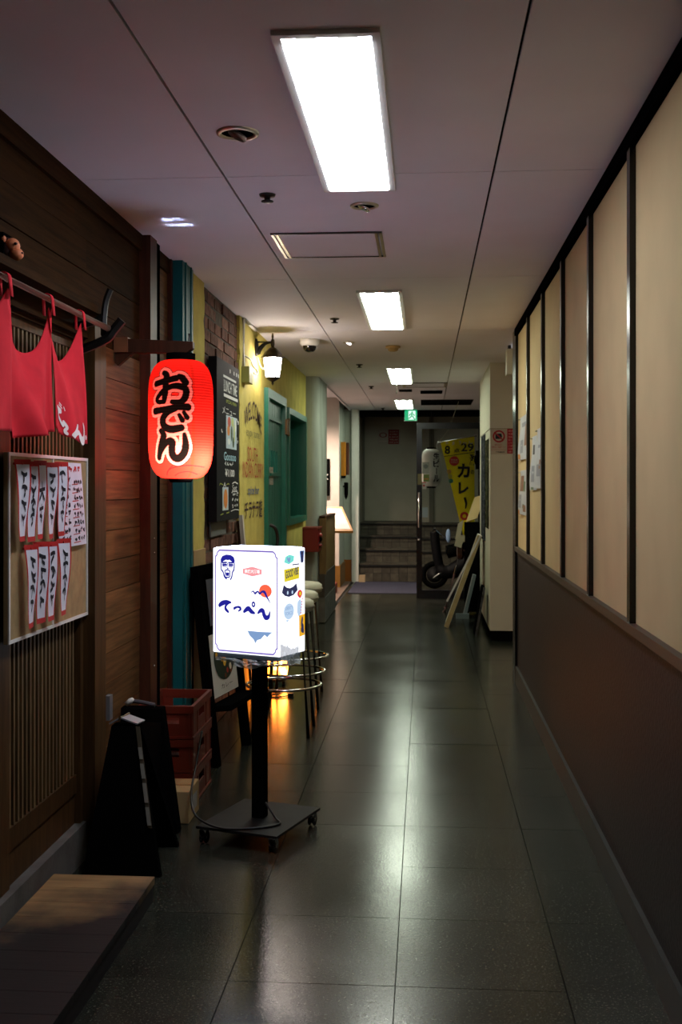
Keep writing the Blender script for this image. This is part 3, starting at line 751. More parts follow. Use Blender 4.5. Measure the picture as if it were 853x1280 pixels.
for pts, wd in ST:
    m = len(pts); ww = wd if isinstance(wd, list) else [wd] * m
    p3 = spline([(x, y, 0) for x, y in pts], 6) if m > 2 else [Vector((*p, 0)) for p in pts]
    for i in range(len(p3) - 1):
        def wat(i):
            t = i / (len(p3) - 1) * (m - 1); k = min(int(t), m - 2); return (ww[k] + (ww[k + 1] - ww[k]) * (t - k)) * 1.18 / 2 / 940 * (Z1 - Z0)
        segs.append((lcrop(p3[i].x, p3[i].y), lcrop(p3[i + 1].x, p3[i + 1].y), wat(i), wat(i + 1)))
WV = [([(215, 1115), (255, 1075), (330, 1050), (440, 1040), (570, 1052)], 7), ([(330, 1020), (270, 1060), (225, 1105)], 7), ([(300, 1120), (360, 1095), (450, 1090), (540, 1110)], 6)]
wsegs = []
for pts, wd in WV:
    p3 = spline([(x, y, 0) for x, y in pts], 5)
    for a, b in zip(p3, p3[1:]): wsegs.append((lcrop(a.x, a.y), lcrop(b.x, b.y), wd / 2 / 940 * (Z1 - Z0), wd / 2 / 940 * (Z1 - Z0)))
NA, NZ = 400, 340
F = Vector((.216, -.976, 0)).normalized(); Rt = Vector((-F.y, F.x, 0))
phis = np.linspace(-math.pi, math.pi, NA, endpoint=False); ss = np.linspace(-1, 1, NZ + 1)
zz = Z0 + (ss + 1) / 2 * (Z1 - Z0)
rad = np.array([lr(s) for s in ss]) + .0009 * np.abs(np.sin((ss + 1) / 2 * math.pi * 44)) ** .6
PX, PZ = np.meshgrid(phis * R0, zz)
def sdist(segl):
    d = np.full(PX.shape, 9.0)
    for (ax, ay), (bx, by), w0, w1 in segl:
        vx, vy = bx - ax, by - ay; L = vx * vx + vy * vy + 1e-12
        t = np.clip(((PX - ax) * vx + (PZ - ay) * vy) / L, 0, 1)
        d = np.minimum(d, np.hypot(PX - ax - t * vx, PZ - ay - t * vy) - (w0 + (w1 - w0) * t))
    return d
D = sdist(segs); W = sdist(wsegs)
colr = np.empty(PX.shape + (4,)); colr[:] = (.74, .019, .014, 1)
seam = np.abs(PX - lcrop(462, 300)[0]) < .006; colr[seam] = (.62, .018, .010, 1)
colr[W < 0] = (.30, .008, .010, 1)
colr[D < .0150] = (.12, .004, .006, 1); colr[D < .0125] = (.74, .19, .18, 1); colr[D < .0012] = (.10, .004, .005, 1); colr[D < 0] = (.004, .003, .003, 1)
me = bpy.data.meshes.new('paper_shell')
cx = LX + rad[:, None] * (np.sin(phis)[None] * Rt.x + np.cos(phis)[None] * F.x); cy = LY + rad[:, None] * (np.sin(phis)[None] * Rt.y + np.cos(phis)[None] * F.y)
co = np.stack([cx, cy, np.repeat(zz[:, None], NA, 1)], -1).reshape(-1, 3)
idx = np.arange((NZ + 1) * NA).reshape(NZ + 1, NA); nx = np.roll(idx, -1, 1)
fa = np.stack([idx[:-1], nx[:-1], nx[1:], idx[1:]], -1).reshape(-1, 4)
me.from_pydata(co.tolist(), [], fa.tolist()); me.update()
at = me.color_attributes.new('print', 'FLOAT_COLOR', 'POINT'); at.data.foreach_set('color', colr.reshape(-1).astype(np.float32))
me.polygons.foreach_set('use_smooth', [True] * len(me.polygons))
m = bpy.data.materials.new('red_lantern_paper'); m.use_nodes = True; nt = m.node_tree; nt.nodes.clear()
out = nt.nodes.new('ShaderNodeOutputMaterial'); ca = nt.nodes.new('ShaderNodeVertexColor'); ca.layer_name = 'print'
tr = nt.nodes.new('ShaderNodeBsdfTranslucent'); df = nt.nodes.new('ShaderNodeBsdfDiffuse'); mx = nt.nodes.new('ShaderNodeMixShader'); mx.inputs[0].default_value = .3
for q in (tr, df): nt.links.new(ca.outputs[0], q.inputs['Color'])
nt.links.new(tr.outputs[0], mx.inputs[1]); nt.links.new(df.outputs[0], mx.inputs[2]); nt.links.new(mx.outputs[0], out.inputs[0])
me.materials.append(m)
o = bpy.data.objects.new('paper_shell', me); C.objects.link(o); o.parent = lan; o.matrix_parent_inverse = Matrix.Translation(-Vector(lan.location))
bm = BM(); lathe(bm, [(.0, 1.7705), (.054, 1.7705), (.054, 1.7965), (.046, 1.7965), (.044, 1.786), (0, 1.786)], LX, LY, 28); obj('top_cap', bm, M_BLACK, lan)
bm = BM(); lathe(bm, [(.0, 1.3265), (.046, 1.3265), (.040, 1.312), (.0, 1.312)], LX, LY, 28); obj('bottom_cap', bm, M_BLACK, lan)
bm = BM(); tube(bm, [(LX, LY, 1.785), (LX, LY, 1.7968)], .008, 8); obj('hanger', bm, M_IRON, lan)
lp = bpy.data.lights.new('lantern_bulb', 'POINT'); lp.energy = L_LANTERN; lp.color = (1, .80, .55); lp.shadow_soft_size = .025
lo_ = bpy.data.objects.new('lantern_bulb', lp); lo_.location = Vector((LX, LY, 1.40)) + F * .042 + Rt * .045; C.objects.link(lo_)

# ================================================================ brick and yellow stretch: chalkboard, wall writing, lamp
XC = -1.08
cb = thing('chalkboard_menu', 'tall black lunch chalkboard with two food photos hung on the bare brick', 'sign', (XC, 6.1, 1.11))
bm = BM(); box(bm, -1.125, XC, 5.76, 6.46, 1.11, 1.975); obj('board', bm, mat('chalkboard', (.014, .0145, .015), .7, .05, var=.2, scale=8), cb, bevel=.003)
fc = plane_map((XC + .0015, 5.76, 1.11), (0, .70, 0), (0, 0, .865)); f2 = shift_map(fc, (.0012, 0, 0)); f3 = shift_map(fc, (.0020, 0, 0))
M_CHALK = flat('white_chalk', (212, 214, 210), .9); M_CHALKG = flat('green_chalk', (150, 160, 60), .9); M_CHALKB = flat('blue_chalk', (150, 190, 200), .9)
bm = BM(); r = random.Random(8)
for x in (.56, .74, .86, .96): rect(bm, x - .02, x + .02, .94, .965, fc)
rect(bm, .26, .84, .895, .91, fc); rect(bm, .28, .92, .775, .795, fc)
text(bm, 'LUNCH TIME', .58, .845, .60, .075, fc, .01)
text(bm, 'メニュー', .52, .69, .60, .045, fc)
scribble(bm, .16, .30, .55, .03, fc, 1, .012, 0, r); scribble(bm, .85, .99, .52, .04, fc, 1, .012, 0, r); scribble(bm, .85, .99, .64, .05, fc, 1, .012, 0, r)
scribble(bm, .30, .72, .36, .025, fc, 4, .010, 0, r); text(bm, '¥1100', .55, .30, .42, .05, fc, .02)
for y in (.165, .125, .085): scribble(bm, .62, .95, y, .024, fc, 3, .009, 0, r)
text(bm, 'Set', .77, .205, .22, .04, fc); rect(bm, .66, .90, .178, .184, fc); stroke(bm, [(.66, .232), (.78, .242), (.92, .232)], .008, fc)
text(bm, 'A', .32, .225, .12, .03, fc); stroke(bm, [(.60, .055), (.80, .062), (.99, .055)], .005, fc)
obj('lettering', bm, M_CHALK, cb, normals=False, label='white chalk lettering')
bm = BM(); text(bm, 'SPECIAL MENU', .62, .752, .48, .02, fc); stroke(bm, [(.10, .222), (.14, .232), (.24, .225)], .007, fc); stroke(bm, [(.40, .225), (.48, .232), (.52, .226)], .007, fc); stroke(bm, [(.14, .040), (.26, .046)], .007, fc); stroke(bm, [(.40, .046), (.52, .050)], .007, fc)
obj('lettering', bm, M_CHALKG, cb, normals=False, label='yellow-green chalk flourishes')
bm = BM(); text(bm, 'Goosoo', .56, .405, .55, .055, fc, .02); obj('lettering', bm, M_CHALKB, cb, normals=False, label='pale blue chalk word')
bm = BM(); rect(bm, .38, .86, .455, .665, fc); 
for (x, y, rx, ry, k) in ((.51, .625, .07, .035, 1), (.48, .57, .06, .035, 2), (.66, .63, .06, .03, 4), (.62, .555, .035, .05, 3), (.74, .56, .04, .06, 4), (.70, .50, .04, .035, 3), (.80, .61, .035, .04, 5), (.50, .50, .06, .02, 5)):
    disc(bm, x, y, rx, f2, 14, ry, k)
PH_ = [flat('photo_pale', (178, 196, 204)), flat('photo_red', (190, 78, 56)), flat('photo_orange', (214, 132, 52)), flat('photo_green', (60, 84, 48)), flat('photo_lime', (186, 196, 130)), flat('photo_white', (222, 226, 220))]
obj('photo', bm, PH_, cb, normals=False, label='large food photo')
bm = BM(); rect(bm, .22, .48, .065, .21, fc); disc(bm, .35, .137, .085, f2, 16, .062, 2); disc(bm, .29, .08, .05, f2, 10, .012, 5)
obj('photo', bm, PH_, cb, normals=False, label='small food photo')
bm = BM(); box(bm, -1.127, -1.119, 5.80, 6.25, 1.03, 1.112); solo('cement_patch', bm, flat('grey_panel', (96, 98, 94), .8), 'small grey cement patch on the brick just below the chalkboard', 'patch')

# painted writing on the yellow wall: flat print, sits on the stucco
XW = XY + .006
fy = plane_map((XW, 0, 0), (0, 1, 0), (0, 0, 1))
pw = thing('wall_lettering', 'painted curry shop lettering in black, red and blue on the yellow wall', 'lettering', (XW, 7.2, 1.1))
def wtext(s, y0, y1, z, h, m, label, bold=.02, arc=0):
    bm = BM(); mid = (y0 + y1) / 2
    warp = (lambda x, y: (x, y - arc * ((x - mid) / (y1 - y0) * 2) ** 2)) if arc else None
    text(bm, s, mid, z, y1 - y0, h, fy, bold, warp=warp); obj('lettering', bm, m, pw, normals=False, label=label)
M_DK = flat('dark_brown_print', (58, 34, 22), .8); M_RD = flat('rust_red_print', (170, 58, 34), .8); M_BL = flat('grey_blue_print', (96, 106, 120), .8); M_GY = flat('grey_pencil_print', (112, 108, 62), .8)
wtext('WELCOME', 6.86, 7.60, 1.79, .12, M_DK, 'arched dark word', .01, .09)
wtext('enjoy some', 6.94, 7.50, 1.63, .07, M_GY, 'faint cursive line', 0)
wtext('SOUTH', 6.99, 7.42, 1.50, .095, M_RD, 'red word', .0)
wtext('INDIAN CURRY', 6.80, 7.67, 1.40, .10, M_RD, 'long red words', .0)
wtext('spice bar', 7.0, 7.48, 1.262, .07, M_BL, 'small blue-grey words', .02)
wtext('チラナラ遊', 6.88, 7.62, 1.145, .125, M_DK, 'dark Japanese characters', .015)

jb = thing('junction_box', 'small pale green electrical box with conduit on the yellow wall', 'junction box', (XY, 6.62, 1.93))
bm = BM(); box(bm, XY, XY + .05, 6.78, 6.93, 1.93, 2.03); obj('box', bm, flat('pale_green_box', (150, 152, 90), .6), jb, bevel=.004)
bm = BM(); tube(bm, [(XY + .012, 6.80, 2.03), (XY + .012, 6.80, ZC - .005)], .010, 8); obj('conduit', bm, M_WHITE, jb, smooth=True)
bm = BM(); tube(bm, [(XY + .012, 6.80, ZC - .012), (XY + .012, 7.28, ZC - .012)], .010, 8); obj('conduit', bm, M_WHITE, jb, smooth=True)
bm = BM(); tube(bm, spline([(XY + .045, 6.93, 2.01), (XY + .06, 7.0, 2.0), (XY + .05, 7.09, 2.03), (XY + .02, 7.08, 2.07), (XY + .03, 6.96, 2.09), (XY + .012, 6.82, 2.10)]), .005, 6); obj('cable', bm, M_CREAM, jb, smooth=True)

WX, WYY = -1.005, 7.35
wlp = thing('wall_lantern', 'black coach lantern with bright white panes on a scroll arm on the yellow wall', 'wall lamp', (XY, WYY, 1.96))
bm = BM(); lathe(bm, [(0, 0), (.032, 0), (.030, .014), (.012, .02), (0, .02)], 0, 0, 16, M=Matrix.Translation((XY, WYY, 2.215)) @ Matrix.Diagonal((1, 1, 1.9, 1)) @ Matrix.Rotation(math.pi / 2, 4, 'Y')); obj('back_plate', bm, M_IRON, wlp)
bm = BM(); tube(bm, spline([(XY + .01, WYY, 2.17), (-1.09, WYY, 2.205), (-1.06, WYY, 2.235), (-1.03, WYY, 2.245), (WX, WYY, 2.245)], 4), [.024, .022, .02, .018, .016, .015, .014, .013, .012, .011, .010, .009, .008, .008, .008, .008, .008], 8)
tube(bm, [(XY + .01, WYY, 2.25), (WX, WYY, 2.25)], .008, 8); obj('arm', bm, M_IRON, wlp, smooth=True)
bm = BM(); lathe(bm, [(0, 2.31), (.004, 2.305), (.008, 2.285), (.005, 2.27), (.012, 2.262), (.014, 2.235), (.010, 2.215), (.022, 2.21), (.050, 2.185), (.066, 2.160), (.082, 2.148), (.082, 2.143), (.062, 2.143), (0, 2.143)], WX, WYY, 6); obj('roof', bm, flat('bronze_black', (44, 34, 22), .35, metal=.6), wlp)
gp = [(.060, 2.142), (.044, 2.016)]
for k in range(6):
    a, b = math.pi / 3 * k + .1, math.pi / 3 * (k + 1) + .1; bm = BM()
    q = [bm.verts.new((WX + r_ * math.cos(t_ ), WYY + r_ * math.sin(t_), z_)) for (r_, z_, t_) in ((gp[0][0], gp[0][1], a), (gp[1][0], gp[1][1], a), (gp[1][0], gp[1][1], b), (gp[0][0], gp[0][1], b))]
    bm.faces.new(q); obj('pane', bm, glow('lamp_glass', (1.0, .86, .78), L_WALL_LAMP), wlp, normals=False)
    bm = BM(); tube(bm, [(WX + .062 * math.cos(a), WYY + .062 * math.sin(a), 2.143), (WX + .046 * math.cos(a), WYY + .046 * math.sin(a), 2.015)], .006, 6); obj('glazing_bar', bm, M_IRON, wlp)
bm = BM(); lathe(bm, [(0, 2.0165), (.050, 2.016), (.044, 2.006), (.020, 1.992), (.007, 1.985), (.009, 1.975), (.003, 1.965), (0, 1.962)], WX, WYY, 12); obj('bottom_finial', bm, M_IRON, wlp)
bm = BM(); tube(bm, spline([(XY + .01, WYY + .02, 2.16), (XY + .03, WYY + .03, 2.09), (XY + .055, WYY + .02, 2.08), (XY + .06, WYY + .01, 2.16), (-1.05, WYY, 2.235)]), .004, 6); obj('cable', bm, M_CREAM, wlp, smooth=True)

# notices on the green door and in the green window
bm = BM(); box(bm, -1.122, -1.1195, 7.93, 8.22, 1.305, 1.435); n1 = solo('door_notice', bm, flat('beige_notice', (150, 140, 120)), 'beige paper notice on the green door below its grille', 'notice')
fn = plane_map((-1.1190, 7.93, 1.305), (0, .29, 0), (0, 0, .13)); bm = BM(); r = random.Random(2)
rect(bm, .06, .35, .1, .9, fn, 1); scribble(bm, .42, .95, .8, .12, fn, 4, .02, 0, r); scribble(bm, .42, .95, .55, .12, fn, 4, .02, 0, r); scribble(bm, .42, .95, .3, .12, fn, 4, .02, 0, r)
o = obj('lettering', bm, [M_INK, flat('grey_print', (96, 92, 86))], n1, normals=False); o.matrix_parent_inverse = Matrix.Translation(-Vector(n1.location))
bm = BM(); box(bm, -1.2765, -1.274, 9.03, 9.16, 1.10, 1.30); n2 = solo('window_poster', bm, M_PAPER, 'small white poster with a magenta stripe inside the green window', 'poster')
bm = BM(); fq = plane_map((-1.2735, 9.03, 1.10), (0, .13, 0), (0, 0, .2)); rect(bm, .6, .95, .15, .85, fq); o = obj('stripe', bm, flat('magenta_print', (170, 60, 120)), n2, normals=False); o.matrix_parent_inverse = Matrix.Translation(-Vector(n2.location))

# column: red call box, slatted wood screen; alcove: menu lectern, sign, orange lamp
rb = thing('red_box', 'dark red enamelled metal box with round fittings fixed to the grey column', 'box', (-1.05, 10.36, .69))
bm = BM(); box(bm, -1.13, -.975, 10.22, 10.498, .69, .905); obj('case', bm, M_RED, rb, bevel=.006)
bm = BM(); box(bm, -1.137, -.965, 10.21, 10.498, .905, .918); obj('lid', bm, flat('red_lid', (128, 52, 42), .4), rb)
for z, c in ((.84, flat('pink_lens', (150, 60, 56), .3)), (.80, M_BLACK), (.745, flat('red_lens', (110, 30, 28), .3))):
    bm = BM(); lathe(bm, [(0, .0), (.03, 0), (.028, .012), (.012, .022), (0, .022)], 0, 0, 14, M=Matrix.Translation((-.9755, 10.36, z)) @ Matrix.Rotation(math.pi / 2, 4, 'Y') @ Matrix.Diagonal((.8, 2.2, 1, 1))); obj('fitting', bm, c, rb, smooth=True)
sc_ = thing('wooden_screen', 'ochre brown boarded wooden screen on a low stone base beside the grey column', 'screen', (-.96, 11.1, 0))
M_OCHRE = mat('ochre_wood', (.17, .10, .030), .5, .3, var=.25, scale=4, stretch=(12, 12, 1.5))
for k in range(4):
    a = 10.56 + .295 * k; bm = BM(); box(bm, -.985, -.955, a + .004, a + .291, .47, .99); obj('board', bm, M_OCHRE, sc_)
bm = BM(); box(bm, -.995, -.93, 10.53, 10.56, .46, 1.005); obj('end_stile', bm, M_OCHRE, sc_)
bm = BM(); box(bm, -.995, -.945, 11.74, 11.77, .46, 1.0); obj('end_stile', bm, M_OCHRE, sc_)
bm = BM(); box(bm, -.996, -.94, 10.53, 11.77, .992, 1.012); obj('top_rail', bm, M_POST, sc_)
bm = BM(); box(bm, -.998, -.94, 10.52, 11.78, .009, .24); obj('stone_base', bm, M_CONCRETE, sc_)
bm = BM(); box(bm, -.996, -.945, 10.525, 11.775, .244, .465); obj('stone_base', bm, flat('dark_stone', (58, 52, 42), .6), sc_)
lc = thing('menu_lectern', 'sloping orange wood lectern with a brightly lit white menu sheet in the alcove', 'menu stand', (-1.1, 12.6, .008))
Q = [Vector((-1.28, 12.25, .805)), Vector((-.785, 12.25, .805)), Vector((-.945, 12.75, 1.06)), Vector((-1.28, 12.75, 1.06))]
def quad_map(u, v): return (Q[0] * (1 - u) + Q[1] * u) * (1 - v) + (Q[3] * (1 - u) + Q[2] * u) * v
nrm = Vector((0, -.455, .89))
bm = BM(); fr = [bm.verts.new(q) for q in Q]; lo4 = [bm.verts.new(q - nrm * .03) for q in Q]
bm.faces.new(fr); bm.faces.new(lo4[::-1])
for i in range(4): bm.faces.new((fr[i], lo4[i], lo4[(i + 1) % 4], fr[(i + 1) % 4]))
obj('desk_top', bm, mat('orange_wood', (.50, .22, .045), .45, var=.15, scale=8), lc)
bm = BM(); poly(bm, [(.02, .06), (.955, .06), (.93, .90), (.02, .90)], lambda u, v: quad_map(u, v) + nrm * .003); obj('menu_page', bm, flat('menu_paper', (236, 232, 224), .6), lc, normals=False)
bm = BM(); fl = lambda u, v: quad_map(u, v) + nrm * .0045
for k in range(9): stroke(bm, [(.40 + .055 * k, .16), (.40 + .05 * k, .82)], .004, fl, caps=False)
obj('lettering', bm, flat('faint_print', (196, 180, 160)), lc, normals=False)
bm = BM(); box(bm, -1.25, -1.14, 12.42, 12.55, .008, .86); obj('stand_post', bm, M_PLASTER, lc)
dsg = thing('dark_sign', 'narrow black sign with a white arrow mark on the pink-lit alcove wall', 'sign', (-1.3, 14.19, 1.2))
bm = BM(); box(bm, -1.50, -1.205, 14.15, 14.198, 1.17, 1.64); obj('board', bm, M_BLACK, dsg)
bm = BM(); fa_ = plane_map((-1.26, 14.1485, 1.41), (1, 0, 0), (0, 0, 1)); stroke(bm, [(.03, .03), (-.01, 0), (.03, -.03)], .012, fa_, 1); obj('lettering', bm, M_CHALK, dsg, normals=False)
bm = BM(); disc(bm, -.02, -.13, .02, fa_); obj('mark', bm, M_REDINK, dsg, normals=False)
olp = thing('orange_sign_box', 'upright orange-yellow sign box on the dark alcove return wall', 'sign', (-1.05, 14.6, 1.42))
bm = BM(); box(bm, -1.088, -1.03, 14.50, 14.62, 1.43, 1.865); obj('case', bm, flat('orange_case', (196, 126, 26), .4), olp)
bm = BM(); box(bm, -1.088, -1.035, 14.505, 14.615, 1.395, 1.43); obj('base', bm, M_BLACK, olp)
bm = BM(); box(bm, -1.03, -.99, 14.60, 14.64, 1.44, 1.86); obj('back', bm, M_POST, olp)
bm = BM(); lathe(bm, [(0, 1.11), (.02, 1.15), (.028, 1.19), (.028, 1.34), (0, 1.345)], -1.045, 14.85, 10); box(bm, -1.088, -1.05, 14.84, 14.86, 1.28, 1.30); solo('black_sconce', bm, M_BLACK, 'small black sconce below the orange sign box in the alcove', 'sconce')
bm = BM(); box(bm, -1.18, -1.06, 13.4, 13.55, .008, .13); solo('terracotta_pot', bm, flat('terracotta_red', (104, 40, 24)), 'low terracotta block on the alcove floor by the ochre plinth', 'planter', bevel=.01)
bm = BM(); box(bm, -.885, -.80, 14.98, 15.06, 0, .10); solo('paper_carton', bm, flat('carton', (150, 130, 100)), 'small pale carton on the floor at the foot of the stairs', 'carton')
al = bpy.data.lights.new('alcove_downlight', 'SPOT'); al.energy = 450; al.color = (1, .74, .58); al.spot_size = 2.2; al.spot_blend = .8; al.shadow_soft_size = .05
ao = bpy.data.objects.new('alcove_downlight', al); ao.location = (-1.32, 13.1, 2.39); ao.rotation_euler = (math.radians(14), math.radians(2), 0); C.objects.link(ao)
bm = BM(); lathe(bm, [(0, 2.4195), (.05, 2.4195), (.05, 2.405), (.042, 2.402), (.0, 2.402)], -1.32, 13.1, 16); solo('alcove_lamp', bm, [M_WHITE], 'small round downlight in the alcove ceiling', 'downlight')

# ================================================================ FLOOR STANDING THINGS
# wooden step in front of the lattice door
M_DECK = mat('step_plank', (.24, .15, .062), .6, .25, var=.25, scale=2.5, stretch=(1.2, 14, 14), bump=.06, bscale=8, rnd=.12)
nt = M_DECK.node_tree      # base colour darkens to near black towards the street side of the step
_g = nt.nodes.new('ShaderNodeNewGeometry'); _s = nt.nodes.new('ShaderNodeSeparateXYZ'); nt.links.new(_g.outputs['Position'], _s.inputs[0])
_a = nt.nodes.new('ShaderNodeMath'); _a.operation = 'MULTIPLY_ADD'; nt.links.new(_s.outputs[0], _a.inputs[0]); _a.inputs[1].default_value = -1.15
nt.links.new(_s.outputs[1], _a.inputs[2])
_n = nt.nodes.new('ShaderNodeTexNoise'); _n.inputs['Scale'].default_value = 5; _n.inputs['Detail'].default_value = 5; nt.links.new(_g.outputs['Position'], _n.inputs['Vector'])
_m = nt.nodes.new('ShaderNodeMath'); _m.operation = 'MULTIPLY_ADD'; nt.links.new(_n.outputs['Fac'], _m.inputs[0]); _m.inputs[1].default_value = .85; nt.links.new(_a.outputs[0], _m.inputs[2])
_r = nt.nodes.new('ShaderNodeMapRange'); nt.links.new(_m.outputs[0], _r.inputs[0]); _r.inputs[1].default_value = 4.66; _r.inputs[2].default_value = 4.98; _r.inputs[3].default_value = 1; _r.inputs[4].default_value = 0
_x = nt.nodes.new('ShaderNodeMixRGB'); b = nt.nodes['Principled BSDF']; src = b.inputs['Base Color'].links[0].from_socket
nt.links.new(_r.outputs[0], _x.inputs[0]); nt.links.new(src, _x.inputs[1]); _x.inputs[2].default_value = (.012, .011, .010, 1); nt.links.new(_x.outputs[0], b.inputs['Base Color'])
dk = thing('wooden_step', 'low wooden step of crosswise planks, partly black, at the lattice door', 'step', (-1.0, 2.8, 0))
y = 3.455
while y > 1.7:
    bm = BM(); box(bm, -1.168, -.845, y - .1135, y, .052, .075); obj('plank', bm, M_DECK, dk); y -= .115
for x in (-1.165, -.874):
    bm = BM(); box(bm, x, x + .026, 1.75, 3.45, 0, .051); obj('bearer', bm, flat('bearer_black', (20, 17, 14), .7), dk)
bm = BM(); box(bm, -1.139, -.874, 3.424, 3.45, 0, .051); obj('bearer', bm, flat('bearer_black', (20, 17, 14), .7), dk)

# folded black A-boards by the door post
def slab(bm, p, q, L, th, mi=0):
    """a board from the line p..p+L (foot) up to q..q+L (top), th thick"""
    p, q, L = Vector(p), Vector(q), Vector(L); n = (q - p).cross(L).normalized() * th
    v = [bm.verts.new(x) for x in (p, p + L, q + L, q)]; u = [bm.verts.new(x + n) for x in (p, p + L, q + L, q)]
    bm.faces.new(v); bm.faces.new(u[::-1])
    for i in range(4): bm.faces.new((v[i], u[i], u[(i + 1) % 4], v[(i + 1) % 4]))
    for f in bm.faces: f.material_index = f.material_index or mi
ab = thing('folding_signboard', 'black folding A-board with grey hinge flap, seen end-on beside the wooden step', 'signboard', (-1.0, 3.9, 0), None)
def trap(bm, xa, xb, ya, xc, xd, yb, z1, th):
    """a board facing the passage end: foot xa..xb at ya, top xc..xd at yb"""
    v = [bm.verts.new(p) for p in ((xa, ya, 0), (xb, ya, 0), (xd, yb, z1), (xc, yb, z1))]; u = [bm.verts.new(q.co + Vector((0, th, 0))) for q in v]
    bm.faces.new(v); bm.faces.new(u[::-1])
    for i in range(4): bm.faces.new((v[i], u[i], u[(i + 1) % 4], v[(i + 1) % 4]))
bm = BM(); trap(bm, -1.142, -.875, 3.66, -1.075, -.985, 3.78, .475, .022); obj('front_board', bm, M_BLACK, ab)
bm = BM(); trap(bm, -1.142, -.885, 3.97, -1.075, -.985, 3.815, .475, .022); obj('rear_board', bm, M_BLACK, ab)
e0, e1 = Vector((-.897, 3.656, 0)), Vector((-.990, 3.776, .475))
bm = BM(); slab(bm, e0.lerp(e1, .32), e1, (.014, 0, 0), .004); obj('edge_strip', bm, flat('worn_edge', (62, 54, 38), .6), ab)
for k, (a, b) in enumerate(((.34, .46), (.49, .62), (.65, .75), (.78, .86))):
    bm = BM(); slab(bm, e0.lerp(e1, a) + Vector((.001, -.005, 0)), e0.lerp(e1, b) + Vector((.001, -.005, 0)), (.012, 0, 0), .003); obj('tape', bm, flat('grey_tape', (120, 118, 108), .6), ab)
bm = BM(); slab(bm, (-1.080, 3.775, .480), (-1.045, 3.775, .500), (0.012, .06, 0), .005); slab(bm, (-1.043, 3.775, .500), (-.985, 3.775, .480), (.012, .06, 0), .005); obj('hinge_flap', bm, flat('grey_hinge', (120, 122, 128), .45), ab)
bm = BM(); tube(bm, [(-1.044, 3.772, .505), (-1.030, 3.838, .505)], .005, 8); obj('hinge_pin', bm, M_STEEL, ab)
bk = thing('black_signboard', 'thick black signboard leaning behind the folding A-board, clip lamp on its top edge', 'signboard', (-1.05, 4.16, 0))
bm = BM(); trap(bm, -1.155, -.918, 4.13, -1.160, -.998, 4.205, .452, .05); obj('board', bm, M_BLACK, bk, bevel=.004)
bm = BM(); slab(bm, (-1.14, 4.1375, .06), (-1.14, 4.1935, .40), (.14, 0, 0), -.003); obj('face', bm, M_BLACKGLOSS, bk)
bm = BM(); tube(bm, spline([(-1.145, 4.22, .463), (-1.12, 4.22, .474), (-1.08, 4.22, .470), (-1.03, 4.22, .460)]), .008, 8); obj('clip_lamp', bm, flat('dark_grey_lamp', (70, 72, 76), .4), bk)
bm = BM(); lathe(bm, [(0, 0), (.016, 0), (.018, .03), (.010, .045), (0, .045)], 0, 0, 12, M=Matrix.Translation((-1.142, 4.215, .462)) @ Matrix.Rotation(.9, 4, 'Y') @ Matrix.Diagonal((.6, .6, .8, 1))); obj('clip', bm, M_WHITE, bk, smooth=True)
bm = BM(); box(bm, -1.168, -1.150, 4.02, 4.06, .44, .53); solo('metal_plate', bm, flat('grey_metal', (130, 132, 136), .4, metal=.5), 'small grey metal plate on the plank wall above the black boards', 'plate')

# red crates
def crate(z, label):
    t = thing('plastic_crate', label, 'crate', (-1.05, 4.67, z), 'stacked red plastic crates'); x0, x1, y0, y1, h = -1.163, -.938, 4.48, 4.865, .134; e = .006
    bm = BM(); box(bm, x0 + e, x1 - e, y0 + e, y1 - e, z + .001, z + .007); obj('bottom', bm, M_CRATE, t)
    def wall(n, flip, c0, c1, p):      # c0..c1 along the wall, p = its outer position
        bm = BM(); m = (c0 + c1) / 2; hw = .055
        for a, b, q, r in ((c0, m - hw, 0, h - .02), (m + hw, c1, 0, h - .02), (m - hw, m + hw, 0, .062), (m - hw, m + hw, .095, h - .02)):
            s = (p - e / 2, p + e / 2, a, b) if flip else (a, b, p - e / 2, p + e / 2)
            box(bm, *s, z + q + .001, z + r)
        k = c0 + .012
        while k < c1:
            s = (p - e, p + e, k - .003, k + .003) if flip else (k - .003, k + .003, p - e, p + e)
            if abs(k - m) > hw: box(bm, *s, z + .001, z + h - .02)
            k += (c1 - c0 - .024) / 4
        obj(n, bm, M_CRATE, t)
    wall('long_side', True, y0, y1, x0 + e); wall('long_side', True, y0, y1, x1 - e); wall('short_side', False, x0 + e, x1 - e, y0 + e); wall('short_side', False, x0 + e, x1 - e, y1 - e)
    bm = BM()
    for b in ((x0 - .003, x1 + .003, y0 - .003, y0 + .011), (x0 - .003, x1 + .003, y1 - .011, y1 + .003), (x0 - .003, x0 + .011, y0 + .011, y1 - .011), (x1 - .011, x1 + .003, y0 + .011, y1 - .011)): box(bm, *b, z + h - .03, z + h)
    obj('rim', bm, M_CRATE, t)
    bm = BM()
    for b in ((x0 - .004, x1 + .004, y0 - .004, y0 + .001), (x1 - .001, x1 + .004, y0 + .001, y1)): box(bm, *b, z + .002, z + .011)
    obj('foot_rib', bm, M_CRATE, t); return t
crate(.0, 'lowest of the three red plastic crates stacked by the plank wall')
crate(.1355, 'middle one of the three red plastic crates stacked by the plank wall')
crate(.271, 'top red plastic crate of the stack of three, open and empty')
bx = thing('cardboard_box', 'small closed brown cardboard box on the floor before the red crates', 'box', (-.98, 4.33, 0))
bm = BM(); box(bm, -1.05, -.905, 4.245, 4.44, 0, .124); obj('carton', bm, M_CARD, bx, bevel=.003)
bm = BM(); box(bm, -.9049, -.9042, 4.30, 4.40, .03, .09); obj('shipping_label', bm, flat('carton_label', (160, 156, 150)), bx)
